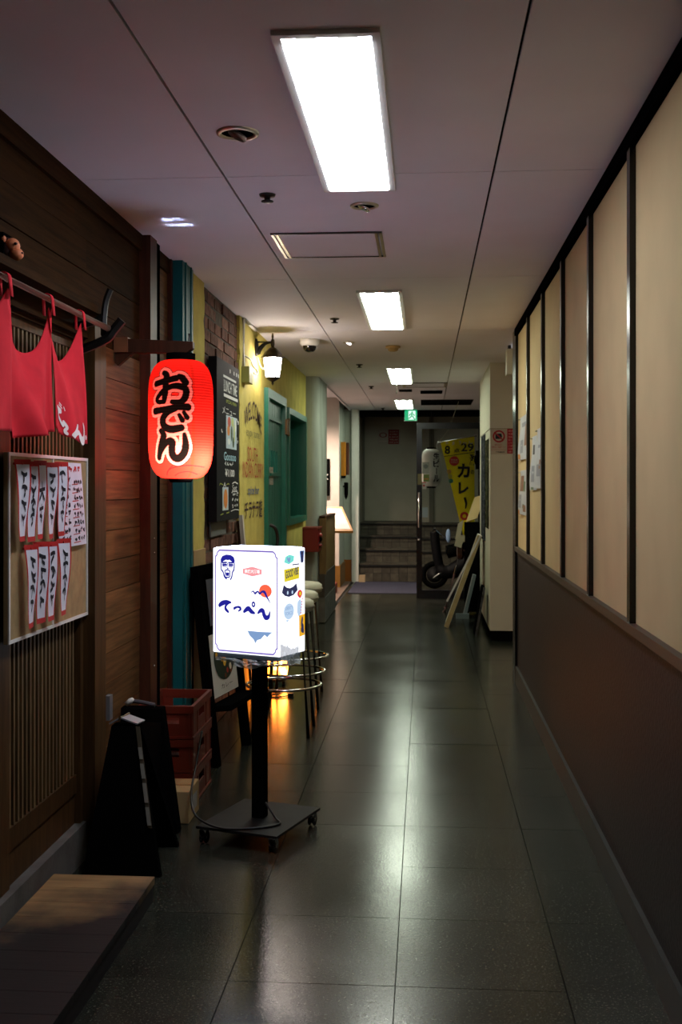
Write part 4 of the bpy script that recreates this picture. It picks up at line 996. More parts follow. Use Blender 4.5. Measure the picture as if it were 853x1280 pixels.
bm = BM(); box(bm, -1.05, -.905, 4.335, 4.350, .1240, .1246); obj('tape', bm, flat('parcel_tape', (150, 112, 60), .3), bx)

# menu easel leaning by the teal post
ez = thing('menu_easel', 'black A-frame menu easel with food posters beside the red crates', 'easel', (-1.0, 5.35, 0))
o_, ux, uy = Vector((-.96, 5.10, 0)), Vector((.164, .986, 0)), Vector((-.095, .03, .87)).normalized()
un = ux.cross(uy).normalized()
un = un if un.x > 0 else -un
def efr(x0, x1, y0, y1, t0, t1):
    bm = BM(); v = []
    for t in (t0, t1):
        for x, y in ((x0, y0), (x1, y0), (x1, y1), (x0, y1)): v.append(bm.verts.new(o_ + ux * x + uy * y + un * t))
    for q in ((0, 1, 2, 3), (7, 6, 5, 4), (0, 4, 5, 1), (1, 5, 6, 2), (2, 6, 7, 3), (3, 7, 4, 0)): bm.faces.new([v[i] for i in q])
    return bm
for b in ((0, .045, .0, .93), (.445, .49, .0, .93)): obj('leg', efr(*b, -.03, .01), M_BLACK, ez)
obj('top_rail', efr(.045, .445, .885, .93, -.03, .01), M_BLACK, ez)
obj('panel', efr(.045, .445, .30, .885, -.02, -.004), M_BLACK, ez)
obj('ledge', efr(.03, .46, .25, .275, -.02, .09), M_BLACK, ez)
for x in (.03, .43):
    bm = BM(); p = o_ + ux * x + uy * .88 - un * .03; tube(bm, [p, Vector((-1.084, p.y - .0, .005)) + Vector((0, .0, 0))], .013, 6); obj('rear_leg', bm, M_BLACK, ez)
fe = lambda x, y: o_ + ux * x + uy * y
fp = lambda d: (lambda x, y: fe(x, y) + un * d)
bm = BM(); rect(bm, .055, .40, .305, .60, fp(.004)); obj('poster', bm, flat('poster_cream', (190, 190, 176)), ez, normals=False, label='cream poster with dishes on a dark green disc')
bm = BM(); disc(bm, .235, .475, .14, fp(.006), 24, .105); r = random.Random(4)
for i in range(26):
    a, q = r.uniform(0, 6.28), r.uniform(0, .10); disc(bm, .235 + q * math.cos(a) * 1.1, .475 + q * math.sin(a) * .9, r.uniform(.012, .022), fp(.0075 + i * .00006), 8, mi=r.choice((1, 2, 3, 4, 1, 2)))
text(bm, 'カレー', .235, .345, .16, .022, fp(.0075), mi=5)
obj('print', bm, [flat('poster_green', (26, 44, 28)), flat('dish_red', (170, 50, 30)), flat('dish_yellow', (210, 160, 40)), flat('dish_brown', (110, 56, 24)), flat('dish_pale', (206, 196, 166)), M_INK], ez, normals=False)
bm = BM(); rect(bm, .10, .40, .64, .86, fp(.004)); rect(bm, .13, .28, .67, .80, fp(.0055), 1); rect(bm, .30, .38, .70, .83, fp(.0055), 2)
obj('poster', bm, [flat('photo_slate', (70, 74, 84)), flat('photo_plum', (92, 60, 80)), flat('photo_sand', (150, 128, 96))], ez, normals=False, label='upper dark poster')
bm = BM(); box(bm, -1.1185, -1.107, 5.31, 5.60, 0, .985); solo('tan_board', bm, M_CARD, 'tan board standing behind the black menu easel, against the wall', 'board', bevel=.002)

# weathered sign plank behind the light box
wp = thing('weathered_plank', 'weathered whitish wooden sign plank leaning on the yellow wall behind the bar stools', 'plank', (-.97, 6.62, 0))
bm = BM(); slab(bm, (-.985, 6.575, 0), (-1.085, 6.60, 1.125), (.0, .045, 0), .022); obj('front_plank', bm, mat('weathered_wood', (.42, .40, .34), .85, .1, var=.3, scale=4, stretch=(14, 14, 1.5)), wp)
bm = BM(); slab(bm, (-1.02, 6.625, 0), (-1.112, 6.645, 1.09), (.0, .04, 0), .016); obj('rear_plank', bm, M_DOORWOOD, wp)

# bar stools
def stool(cx, cy, label, rot=0):
    t = thing('bar_stool', label, 'stool', (cx, cy, 0), 'bar stools along the yellow wall'); h = .70
    bm = BM(); lathe(bm, [(0, h - .065), (.14, h - .065), (.158, h - .055), (.162, h - .035), (.158, h - .012), (.14, h), (0, h + .004)], cx, cy, 28); obj('seat', bm, flat('cream_seat', (178, 176, 150), .55), t)
    bm = BM(); lathe(bm, [(.163, h - .040), (.166, h - .036), (.163, h - .030)], cx, cy, 28, cap=False); obj('seat_piping', bm, flat('seat_piping', (140, 138, 116)), t)
    bm = BM(); lathe(bm, [(0, h - .075), (.12, h - .075), (.12, h - .066), (0, h - .066)], cx, cy, 20); obj('seat_base', bm, M_BLACK, t)
    for k in range(4):
        a = math.pi / 4 + k * math.pi / 2
        bm = BM(); tube(bm, [(cx + .205 * math.cos(a), cy + .205 * math.sin(a), 0), (cx + .145 * math.cos(a), cy + .145 * math.sin(a), h - .072)], .0105, 8); obj('leg', bm, M_BLACKGLOSS, t, smooth=True)
    bm = BM(); n = 36; tube(bm, [(cx + .196 * math.cos(2 * math.pi * k / n), cy + .196 * math.sin(2 * math.pi * k / n), .25) for k in range(n + 1)], .0075, 8, cap=False); obj('foot_ring', bm, M_STEEL, t, smooth=True)
stool(-.745, 5.885, 'nearest black-legged bar stool with cream seat, right behind the light box')
stool(-.765, 6.325, 'middle black-legged bar stool with cream seat in the row of three')
stool(-.795, 6.90, 'farthest black-legged bar stool with cream seat in the row of three')

# orange floor lamp
ol = thing('floor_lantern', 'small glowing orange glass lamp on a black footed tray on the floor', 'lamp', (-.985, 7.24, 0))
m = glow('orange_glass', (1, .30, .025), L_ORANGE); nt = m.node_tree; _n = nt.nodes.new('ShaderNodeTexNoise'); _n.inputs['Scale'].default_value = 16; _g = nt.nodes.new('ShaderNodeNewGeometry'); nt.links.new(_g.outputs['Position'], _n.inputs[0])
_r = nt.nodes.new('ShaderNodeValToRGB'); _r.color_ramp.elements[0].position = .35; _r.color_ramp.elements[1].position = .65; _r.color_ramp.elements[0].color = (1, .15, .008, 1); _r.color_ramp.elements[1].color = (1, .50, .08, 1)
nt.links.new(_n.outputs['Fac'], _r.inputs[0]); nt.links.new(_r.outputs[0], nt.nodes['Principled BSDF'].inputs['Emission Color'])
bm = BM(); lathe(bm, [(0, .052), (.075, .052), (.090, .07), (.097, .12), (.088, .165), (.06, .19), (0, .19)], -.985, 7.24, 20); obj('glass_shade', bm, m, ol, smooth=True)
bm = BM(); lathe(bm, [(0, .051), (.088, .051), (.088, .034), (0, .034)], -.985, 7.24, 20)
obj('tray', bm, M_IRON, ol)
for k in range(3):
    a = 2.1 * k + .5; bm = BM(); lathe(bm, [(0, 0), (.010, 0), (.012, .016), (.008, .034), (0, .034)], -.985 + .072 * math.cos(a), 7.24 + .072 * math.sin(a), 10); obj('foot', bm, M_IRON, ol)
lc_ = thing('lamp_cord', 'black lamp cord with plug lying on the floor by the orange lamp', 'cord', (-.95, 7.0, 0))
bm = BM(); tube(bm, spline([(-.985, 7.14, .03), (-1.0, 7.06, .006), (-1.03, 6.94, .005), (-.96, 6.86, .005), (-.89, 6.90, .012), (-.95, 6.965, .006), (-1.0, 6.86, .005), (-.90, 6.81, .005), (-.84, 6.855, .006)]), .0045, 6); obj('wire', bm, M_CABLE, lc_, smooth=True)
bm = BM(); box(bm, -.842, -.807, 6.845, 6.88, .0, .02); obj('plug', bm, M_CABLE, lc_, bevel=.004)

# ---------------------------------------------------------------- the illuminated sign on its rolling stand
sg = thing('light_box_sign', 'bright white light box sign with stickers on a black post and wheeled base', 'sign', (-.613, 4.14, 0))
an = math.radians(-24); ex, ey, ezv = Vector((math.cos(an), math.sin(an), 0)), Vector((-math.sin(an), math.cos(an), 0)), Vector((0, 0, 1))
Bc = Vector((-.517, 3.972, 0)); WB, DB, ZB0, ZB1 = .290, .180, .686, 1.071
Ac = Bc - ex * WB
cen = Ac + ex * WB / 2 + ey * DB / 2
M4 = Matrix(((ex.x, ey.x, 0, cen.x), (ex.y, ey.y, 0, cen.y), (0, 0, 1, (ZB0 + ZB1) / 2), (0, 0, 0, 1)))
bm = BM(); obox(bm, M4, WB, DB, ZB1 - ZB0); obj('light_box', bm, glow('sign_acrylic', (.90, .92, 1.0), L_SIGN), sg, bevel=.004)
bm = BM(); obox(bm, M4 @ Matrix.Translation((0, 0, (ZB1 - ZB0) / 2 + .001)), WB - .02, DB - .02, .002); obj('top_cover', bm, glow('sign_top_acrylic', (.66, .74, 1.0), L_SIGN_TOP), sg, label='thin bright top cover')
PS = [Vector((-.853, 4.035, 0))]
a2 = math.radians(-18); px_, py_ = Vector((math.cos(a2), math.sin(a2), 0)), Vector((-math.sin(a2), math.cos(a2), 0)); pc = Vector((-.615, 4.145, 0))
MP = lambda z: Matrix(((px_.x, py_.x, 0, pc.x), (px_.y, py_.y, 0, pc.y), (0, 0, 1, z), (0, 0, 0, 1)))
bm = BM(); obox(bm, MP(.0605), .325, .385, .009); obj('base_plate', bm, mat('scuffed_steel_plate', (.008, .0075, .007), .6, .15, var=.3, scale=20, wear=(.03, .026, .022), wear_scale=12, wear_lo=.62, wear_hi=.75), sg)
bm = BM(); obox(bm, MP((.065 + .668) / 2), .046, .046, .668 - .065); obj('post', bm, M_BLACK, sg, bevel=.002)
bm = BM(); obox(bm, M4 @ Matrix.Translation((0, 0, -(ZB1 - ZB0) / 2 - .009)), WB - .03, DB - .02, .018); obj('under_tray', bm, flat('grey_tray', (90, 100, 108), .4), sg)
for sx in (-1, 1):
    for sy in (-1, 1):
        p = pc + px_ * sx * .140 + py_ * sy * .170
        M = Matrix(((px_.x, py_.x, 0, p.x), (px_.y, py_.y, 0, p.y), (0, 0, 1, 0), (0, 0, 0, 1)))
        bm = BM(); tube(bm, [M @ Vector((-.010, 0, .0225)), M @ Vector((.010, 0, .0225))], .0222, 18); c_ = obj('caster', bm, M_BLACKGLOSS, sg)
        bm = BM(); lathe(bm, [(0, .055), (.016, .055), (.016, .050), (0, .050)], p.x, p.y, 12); tube(bm, [M @ Vector((-.014, 0, .0225)), M @ Vector((.014, 0, .0225))], .0075, 10)
        for q in (-.013, .013): slab(bm, M @ Vector((q, -.01, .02)), M @ Vector((q, -.012, .05)), px_ * 0 + py_ * .022, .002)
        obj('caster_fork', bm, M_STEEL, c_)
# prints glow with the acrylic behind them
def ink(n, c, k=1.0): return glow('sign_ink_' + n, lin(c), k)
I_NAVY, I_PURP, I_SUN, I_PINK, I_STEEL = ink('navy', (28, 30, 150)), ink('purple', (120, 96, 190)), ink('sun', (255, 104, 70)), ink('pink', (250, 160, 165)), ink('steel', (128, 160, 205))
I_DARK, I_WHITE, I_MINT, I_YEL, I_RED, I_ORG, I_PALE, I_SKY = ink('dark', (44, 46, 82)), ink('white', (255, 255, 255), 1.2), ink('mint', (120, 226, 214)), ink('yellow', (226, 206, 40)), ink('red', (224, 44, 60)), ink('orange', (240, 176, 30)), ink('pale', (190, 214, 240)), ink('sky', (110, 150, 215))
f0 = plane_map(Ac + Vector((0, 0, ZB0)), ex * WB, ezv * (ZB1 - ZB0))
ff = lambda d: shift_map(f0, -ey * d); FA = ff(.0012); FB = ff(.0020); FC = ff(.0028)
def fx(x, y): return ((x - 55) / 530, 1 - (y - 97) / 823)      # measured on the front
def P_(*pts): return [fx(*p) for p in pts]
bm = BM()
for a in (([(.045, .92), (.045, .08)], 0), ([(.10, .022), (.90, .022)], 0), ([(.965, .075), (.965, .92)], 0), ([(.90, .978), (.10, .978)], 0)): stroke(bm, a[0], .014, FA, caps=False)
for (cx_, cy_, s0, s1) in ((.045, .978, 1, -1), (.965, .978, -1, -1), (.045, .022, 1, 1), (.965, .022, -1, 1)):
    stroke(bm, [(cx_, cy_ + s1 * .06), (cx_ + s0 * .022, cy_ + s1 * .045), (cx_ + s0 * .030, cy_ + s1 * .022), (cx_ + s0 * .06, cy_)], .014, FA, 4)
obj('border', bm, I_PURP, sg, normals=False)
bm = BM()     # the shouting man
hair = P_((122, 215), (120, 185), (135, 160), (165, 148), (200, 150), (225, 165), (234, 190), (232, 218), (222, 185), (205, 180), (180, 192), (150, 186), (130, 196)); 
cxh = fx(178, 178)
for a, b in zip(hair, hair[1:]): poly(bm, [a, b, cxh], FA)
stroke(bm, P_((124, 215), (126, 265), (140, 285), (150, 320), (168, 338)), 0.0160, FA); stroke(bm, P_((230, 215), (228, 262), (216, 285), (210, 320), (200, 342)), 0.0160, FA)
for x in (152, 203):
    stroke(bm, P_((x - 18, 212), (x + 16, 210)), 0.0160, FA); stroke(bm, P_((x - 14, 228), (x + 14, 228)), 0.0200, FA); stroke(bm, P_((x - 16, 240), (x + 12, 242)), 0.0080, FA)
stroke(bm, P_((176, 215), (172, 252), (182, 256)), 0.0100, FA); stroke(bm, P_((155, 275), (176, 266), (196, 278)), 0.0120, FA)
poly(bm, P_((160, 288), (190, 288), (188, 315), (163, 315)), FA); stroke(bm, P_((157, 280), (156, 320), (176, 326), (194, 318), (194, 280)), 0.0120, FA)
obj('face_print', bm, I_NAVY, sg, normals=False, label='navy print of a shouting man')
bm = BM(); poly(bm, P_((298, 255), (373, 235), (447, 255), (447, 290), (373, 310), (298, 290)), FA); obj('label_print', bm, I_PINK, sg, normals=False, label='pink hexagon')
bm = BM(); text(bm, '串焼大酒場', *fx(373, 272), .22, .036, FB, .02); obj('lettering', bm, I_WHITE, sg, normals=False)
bm = BM(); disc(bm, *fx(475, 418), .092, FA, 28, .060); obj('sun_print', bm, I_SUN, sg, normals=False)
bm = BM(); stroke(bm, P_((362, 436), (380, 424), (396, 440), (416, 424), (432, 440), (450, 424), (470, 428), (485, 458), (500, 484), (514, 508)), [.004, .012, .022, .014, .022, .018, .03, .024, .014, .004], FB, 5); obj('mountain_print', bm, I_NAVY, sg, normals=False)
bm = BM()
stroke(bm, P_((112, 548), (135, 530), (170, 520), (202, 522)), [0.0405, 0.0486, 0.0405, 0.0189], FA); stroke(bm, P_((190, 524), (165, 545), (160, 572), (182, 596)), [0.0162, 0.0270, 0.0351, 0.0243], FA)
stroke(bm, P_((230, 566), (252, 554), (274, 556), (280, 570), (262, 586)), [0.0297, 0.0189, 0.0243, 0.0270, 0.0108], FA)
stroke(bm, P_((308, 586), (330, 566), (346, 562), (366, 582), (392, 594)), [0.0297, 0.0459, 0.0486, 0.0459, 0.0162], FA); ring2(bm, *fx(382, 526), .010, .028, FA, 16)
stroke(bm, P_((418, 590), (438, 570), (456, 572), (464, 600), (478, 622), (500, 614), (510, 575)), [0.0216, 0.0405, 0.0459, 0.0486, 0.0486, 0.0405, 0.0108], FA)
obj('lettering', bm, I_NAVY, sg, normals=False, label='navy brush lettering')
bm = BM()
poly(bm, P_((335, 733), (430, 735), (530, 732), (505, 752), (490, 772), (468, 756), (440, 790), (412, 800), (396, 826), (384, 798), (352, 768)), FA); obj('map_print', bm, I_STEEL, sg, normals=False, label='blue-grey ragged print')
bm = BM(); stroke(bm, P_((275, 425), (298, 420)), .004, FA); stroke(bm, P_((288, 422), (284, 446)), .004, FA); obj('faded_print', bm, I_PALE, sg, normals=False)
# right side
g0 = plane_map(Bc + Vector((0, 0, ZB0)), ey * DB, ezv * (ZB1 - ZB0)); gg = lambda d: shift_map(g0, ex * d); GA, GB_, GC_ = gg(.0012), gg(.0020), gg(.0028)
def gx(x, y): return ((x - 585) / 220, 1 - (y - (103 - (x - 585) / 220 * 22)) / (820 - (x - 585) / 220 * 12))
def G(*pts): return [gx(*p) for p in pts]
def st_(n, pts, m, label):
    bm = BM(); poly(bm, pts, GA); obj('sticker', bm, m, sg, normals=False, label=label)
st_('mint', G((618, 200), (632, 155), (664, 140), (705, 150), (700, 188), (660, 214)), I_MINT, 'mint hexagon sticker')
bm = BM(); stroke(bm, G((645, 168), (655, 185), (660, 172)), .03, GB_); stroke(bm, G((668, 168), (662, 192)), .03, GB_); obj('print', bm, I_STEEL, sg, normals=False)
st_('tie', G((752, 112), (794, 106), (786, 196), (764, 198)), I_SKY, 'blue tapered sticker'); bm = BM(); stroke(bm, G((765, 125), (780, 150), (768, 185)), .05, GB_); stroke(bm, G((782, 120), (766, 155), (780, 185)), .04, GB_); obj('print', bm, I_DARK, sg, normals=False)
st_('yellow', G((618, 255), (750, 232), (748, 322), (622, 350)), I_YEL, 'yellow slogan sticker'); bm = BM()
def gw(x, y): return x, y
rect(bm, .46, .74, .842, .852, GB_); text(bm, 'GOOD VIBE', .455, .772, .50, .075, GB_, .03, warp=lambda x, y: (x, y + (x - .455) * .06)); obj('lettering', bm, I_DARK, sg, normals=False)
st_('band', G((600, 430), (616, 372), (640, 392), (668, 398), (696, 386), (724, 360), (736, 412), (700, 450), (660, 464), (625, 455)), I_DARK, 'dark curved sticker'); bm = BM()
for x, y in ((648, 432), (688, 428)): disc(bm, *gx(x, y), .032, GB_, 10, .018)
obj('print', bm, I_PALE, sg, normals=False)
bm = BM(); disc(bm, *gx(660, 575), .20, GA, 22, .075); poly(bm, G((635, 640), (665, 640), (642, 660)), GA); obj('sticker', bm, I_PALE, sg, normals=False, label='pale blue speech bubble sticker')
bm = BM(); text(bm, 'LIBERTY', .335, .445, .30, .03, GB_); text(bm, 'FORCE', .335, .395, .28, .032, GB_); obj('lettering', bm, I_STEEL, sg, normals=False)
bm = BM(); disc(bm, *gx(755, 440), .10, GA, 18, .036); poly(bm, G((742, 465), (768, 465), (755, 478)), GA)
for k in range(6): disc(bm, *gx(778 - k * 3, 480 + 22 * k), .022, GA, 6, .008)
obj('sticker', bm, I_RED, sg, normals=False, label='red balloon sticker'); bm = BM(); disc(bm, *gx(757, 440), .045, GB_, 10, .02); obj('print', bm, I_YEL, sg, normals=False)
st_('ghost', G((735, 505), (755, 480), (772, 505), (770, 590), (745, 622), (730, 580)), I_PALE, 'pale figure sticker under the balloon')
st_('orange', G((748, 610), (800, 598), (798, 762), (750, 775)), I_ORG, 'orange sticker'); bm = BM(); stroke(bm, G((775, 640), (770, 680), (782, 700)), .06, GB_); stroke(bm, G((768, 720), (785, 728)), .05, GB_); obj('print', bm, I_DARK, sg, normals=False)
# narrow lights added on the sign's top draw its light leak on the ceiling
for tgt, ln in (((-1.02, 4.36, 2.33), .21), ((-1.03, 4.27, 2.33), .17)):
    l = bpy.data.lights.new('sign_leak', 'AREA'); l.shape = 'ELLIPSE'; l.size = ln; l.size_y = .004; l.spread = math.radians(2.6); l.energy = .075; l.color = (.55, .62, 1)
    lo2 = bpy.data.objects.new('sign_leak', l); p = Vector((cen.x, cen.y, ZB1 + .004)); lo2.location = p
    d = (Vector(tgt) - p).normalized(); xa = Vector((1, 0, 0)); xa = (xa - d * xa.dot(d)).normalized(); ya = (-d).cross(xa)
    lo2.matrix_world = Matrix(((xa.x, ya.x, -d.x, p.x), (xa.y, ya.y, -d.y, p.y), (xa.z, ya.z, -d.z, p.z), (0, 0, 0, 1))); C.objects.link(lo2)
# crumpled clear bag taped under the box
M_BAG = bpy.data.materials.new('clear_plastic_bag'); M_BAG.use_nodes = True; b = M_BAG.node_tree.nodes['Principled BSDF']; b.inputs['Base Color'].default_value = (.62, .72, .74, 1); b.inputs['Roughness'].default_value = .25; b.inputs['Alpha'].default_value = .62; b.inputs['Transmission Weight'].default_value = .3
bm = BM(); r = random.Random(11); n = 16
def bag(i, j):
    u, v = i / n, j / 6
    p = f0(.05 + u * .95, -.055 - .06 * v * (0.3 + math.sin(3.1 * u) ** 2) + .02 * r.random()) - ey * (.012 * (r.random() - .3))
    return p
g = [[bm.verts.new(bag(i, j)) for j in range(7)] for i in range(n + 1)]
for i in range(n):
    for j in range(6): bm.faces.new((g[i][j], g[i + 1][j], g[i + 1][j + 1], g[i][j + 1]))
def bag2(i, j):
    u, v = i / n, j / 6
    return g0(u * .70, .085 - .16 * v + .05 * math.sin(4 * u + 1) * (1 - v) * (1 - u) - .03 * r.random()) + ex * (.003 + .014 * r.random() * v)
g = [[bm.verts.new(bag2(i, j)) for j in range(7)] for i in range(n + 1)]
for i in range(n):
    for j in range(6): bm.faces.new((g[i][j], g[i + 1][j], g[i + 1][j + 1], g[i][j + 1]))
obj('plastic_bag', bm, M_BAG, sg, normals=False, label='crumpled clear plastic bag')
bm = BM(); tube(bm, spline([(-.905, 4.50, .30), (-.90, 4.36, .20), (-.885, 4.20, .135), (-.84, 4.06, .09), (-.74, 3.98, .071), (-.62, 3.985, .0695), (-.53, 4.04, .0695), (-.55, 4.10, .075), (-.592, 4.135, .12)], 8), .0042, 6); obj('power_cord', bm, M_CABLE, sg, smooth=True)

# ================================================================ FAR END AND RIGHT SIDE
# mat, exit sign
bm = BM(); box(bm, -.93, -.11, 13.47, 15.05, .0, .008); box(bm, -.11, .60, 13.47, 14.15, 0, .008)
solo('door_mat', bm, mat('violet_mat', (.036, .036, .056), .9, .1, var=.25, scale=60), 'purple-grey floor mat at the foot of the stairs', 'mat')
xs_ = thing('exit_sign', 'glowing green emergency exit sign with a running figure under the far ceiling', 'sign', (-.19, 15.2, 2.17))
bm = BM(); box(bm, -.275, -.105, 15.17, 15.22, 2.175, 2.325); obj('case', bm, M_WHITE, xs_)
f = plane_map((-.273, 15.1685, 2.177), (.166, 0, 0), (0, 0, .146)); bm = BM(); rect(bm, 0, 1, 0, 1, f); obj('green_face', bm, glow('exit_green', (.0, .42, .17), 1.0), xs_, normals=False)
f2 = shift_map(f, (0, -.001, 0)); bm = BM(); rect(bm, .30, .88, .10, .92, f2); obj('doorway_mark', bm, glow('exit_white', (.75, 1, .86), 1.1), xs_, normals=False)
f3 = shift_map(f, (0, -.002, 0)); bm = BM(); disc(bm, .60, .78, .07, f3, 12)
for s in ([(.58, .68), (.56, .48)], [(.56, .48), (.68, .36), (.80, .14)], [(.56, .48), (.48, .32), (.32, .22)], [(.58, .66), (.72, .58), (.78, .48)], [(.58, .66), (.44, .60), (.40, .48)]): stroke(bm, s, .09, f3, 3)
obj('running_figure', bm, glow('exit_green', (.0, .42, .17), 1.0), xs_, normals=False)
# far wall notice
fn_ = thing('wall_notice', 'white and dark red notice on the grey door above the stairs', 'notice', (-.6, 16.77, 1.9))
bm = BM(); box(bm, -.70, -.36, 16.768, 16.774, 1.92, 2.14); obj('sheet', bm, flat('notice_grey', (140, 130, 122)), fn_)
f = plane_map((-.70, 16.7665, 1.92), (.34, 0, 0), (0, 0, .22)); bm = BM(); rect(bm, .45, .92, 0, 1, f); ring2(bm, .22, .62, .12, .17, f); obj('print', bm, flat('notice_red', (110, 22, 24)), fn_, normals=False)
bm = BM(); f = shift_map(f, (0, -.002, 0)); r = random.Random(1)
for k in range(5): scribble(bm, .50, .88, .85 - .18 * k, .08, f, 4, .018, 0, r)
stroke(bm, [(.05, .2), (.4, .2)], .03, f); obj('lettering', bm, flat('notice_print', (170, 150, 140)), fn_, normals=False)

# behind the glass: white lantern, yellow banner, scooter
YB = 13.3
wl_ = thing('white_lantern', 'white paper beer lantern with black writing hanging behind the glass door', 'lantern', (.08, YB, 1.26))
bm = BM(); cxl = .075
pf = [(.055, 1.29)] + [(.06 + .058 * max(0, 1 - abs(2 * k / 24 - 1) ** 4) ** .55, 1.29 + .44 * k / 24) for k in range(25)] + [(.055, 1.73)]
lathe(bm, pf, cxl, YB, 28); obj('paper_shell', bm, flat('white_lantern_paper', (214, 218, 214), .7), wl_, smooth=True)
bm = BM(); lathe(bm, [(0, 1.7305), (.056, 1.7305), (.054, 1.752), (0, 1.752)], cxl, YB, 20); lathe(bm, [(0, 1.272), (.05, 1.272), (.054, 1.2895), (0, 1.2895)], cxl, YB, 20); obj('caps', bm, M_BLACK, wl_)
fl_ = lambda x, y: Vector((cxl + .1205 * math.sin(x / .118), YB - .1205 * math.cos(x / .118), y))
bm = BM(); vtext(bm, '生ビール', .062, 1.685, .082, fl_, .087, bold=.03); obj('lettering', bm, M_INK, wl_, normals=False)
bm = BM(); tube(bm, [(cxl, YB, 1.752), (cxl, YB, 2.2)], .003, 6); obj('cord', bm, M_CABLE, wl_)
bn = thing('yellow_banner', 'yellow curry banner with black writing hung on a slanting stick behind the glass', 'banner', (.37, YB + .1, .36))
q = [Vector((.184, YB + .1, 1.811)), Vector((.585, YB + .1, 1.885)), Vector((.585, YB + .1, .36)), Vector((.535, YB + .1, .36))]
def fb(x, y, d=0): 
    p = (q[0] * (1 - x) + q[1] * x) * y + (q[3] * (1 - x) + q[2] * x) * (1 - y)
    return p + Vector((0, .016 * math.sin(x * 5 + 3 * y) - d, 0))
bm = BM(); n = 14
g = [[bm.verts.new(fb(i / n, j / n)) for j in range(n + 1)] for i in range(n + 1)]
for i in range(n):
    for j in range(n): bm.faces.new((g[i][j], g[i + 1][j], g[i + 1][j + 1], g[i][j + 1]))
obj('cloth', bm, flat('yellow_banner_cloth', (222, 206, 12), .8), bn, smooth=True, normals=False)
fbm = lambda d: (lambda x, y: fb(x, y, d))
WZ = plane_map((0, YB + .078, 0), (1, 0, 0), (0, 0, 1))
bm = BM()
text(bm, '8', .265, 1.722, .065, .10, WZ, .02); text(bm, '29', .50, 1.752, .15, .10, WZ, .02); text(bm, '点', .375, 1.715, .07, .05, WZ, .02)
stroke(bm, [(.225, 1.645), (.585, 1.695)], .008, WZ, caps=False)
text(bm, 'カ', .455, 1.475, .15, .17, WZ, .04); text(bm, 'レ', .455, 1.27, .12, .14, WZ, .04); stroke(bm, [(.47, 1.15), (.485, 1.09), (.478, 1.03)], [.03, .026, .012], WZ)
text(bm, '激', .555, 1.61, .06, .14, WZ, .02); text(bm, 'の', .56, 1.46, .04, .05, WZ, .02); stroke(bm, [(.53, .62), (.57, .57), (.545, .53)], .018, WZ)
obj('lettering', bm, M_INK, bn, normals=False, label='black banner writing')
bm = BM(); disc(bm, .345, 1.59, .058, WZ, 22); ring2(bm, .465, .94, .022, .05, WZ); obj('red_marks', bm, flat('banner_red', (190, 40, 30)), bn, normals=False)
WZ2 = shift_map(WZ, (0, -.002, 0)); bm = BM(); text(bm, '本格派', .345, 1.603, .08, .022, WZ2); text(bm, 'できます', .345, 1.575, .085, .022, WZ2)
r = random.Random(6); scribble(bm, .22, .58, 1.80, .06, WZ, 5, .008, 0, r); obj('lettering', bm, flat('pale_print', (196, 190, 160)), bn, normals=False, label='pale writing and scribbles')
for z, c in ((1.465, (206, 160, 80)), (1.41, (200, 190, 90)), (1.355, (70, 150, 120))):
    bm = BM(); disc(bm, .285 + (1.465 - z) * .2, z, .027, WZ, 12); obj('spot', bm, flat('spot_%d' % (z * 1000), c), bn, normals=False)
bm = BM(); tube(bm, [(.15, YB + .1, 1.806), (.612, YB + .1, 1.892)], .009, 8); obj('stick', bm, M_STEEL, bn, smooth=True)
bm = BM(); tube(bm, [(.16, YB + .1, 1.81), (.278, YB + .1, 1.96), (.40, YB + .1, 2.30)], .003, 6); obj('cord', bm, M_CREAM, bn)
bm = BM(); tube(bm, spline([(.16, YB + .1, 1.83), (.14, YB + .1, 1.77), (.16, YB + .1, 1.72), (.18, YB + .1, 1.77), (.15, YB + .1, 1.79)]), .006, 6); obj('ribbon', bm, flat('grey_ribbon', (150, 150, 146)), bn, smooth=True)

sco = thing('motor_scooter', 'dark motor scooter with a silver fender parked behind the glass door', 'scooter', (.40, 14.45, .008))
sy = 14.45; SX = .12
for x in (.12, .66):
    bm = BM(); n = 24; tube(bm, [(x + .14 * math.cos(2 * math.pi * k / n), sy, .175 + .14 * math.sin(2 * math.pi * k / n)) for k in range(n + 1)], .035, 8, cap=False); obj('wheel', bm, M_BLACK, sco, smooth=True)
    bm = BM(); lathe(bm, [(0, -.03), (.10, -.02), (.10, .02), (0, .03)], 0, 0, 14, M=Matrix.Translation((x, sy, .175)) @ Matrix.Rotation(math.pi / 2, 4, 'X')); obj('hub', bm, flat('dark_hub', (14, 14, 15), .6, spec=.1), sco)
def sx(*p): return [(x + SX, y, z) for x, y, z in p]
bm = BM(); tube(bm, spline(sx((.56, sy, .36), (.40, sy, .33), (.22, sy, .22), (.08, sy, .24), (.02, sy, .50), (.0, sy, .72))), [.10] * 13 + [.085] * 6 + [.06] * 12, 12); obj('body', bm, flat('scooter_body', (9, 9, 12), .6, spec=.1), sco, smooth=True)
bm = BM(); tube(bm, spline(sx((.14, sy, .46), (.28, sy, .49), (.46, sy, .50), (.58, sy, .48))), [.06] + [.085] * 17 + [.05], 10); obj('seat', bm, M_BLACK, sco, smooth=True)
bm = BM(); tube(bm, spline(sx((-.02, sy - .06, .13), (.06, sy - .06, .19), (.14, sy - .06, .215), (.24, sy - .06, .22))), .012, 8); obj('fender', bm, M_STEEL, sco, smooth=True)
bm = BM(); tube(bm, sx((0, sy - .22, .76), (0, sy, .74), (0, sy + .2, .76)), .014, 8); obj('handlebar', bm, M_IRON, sco, smooth=True)
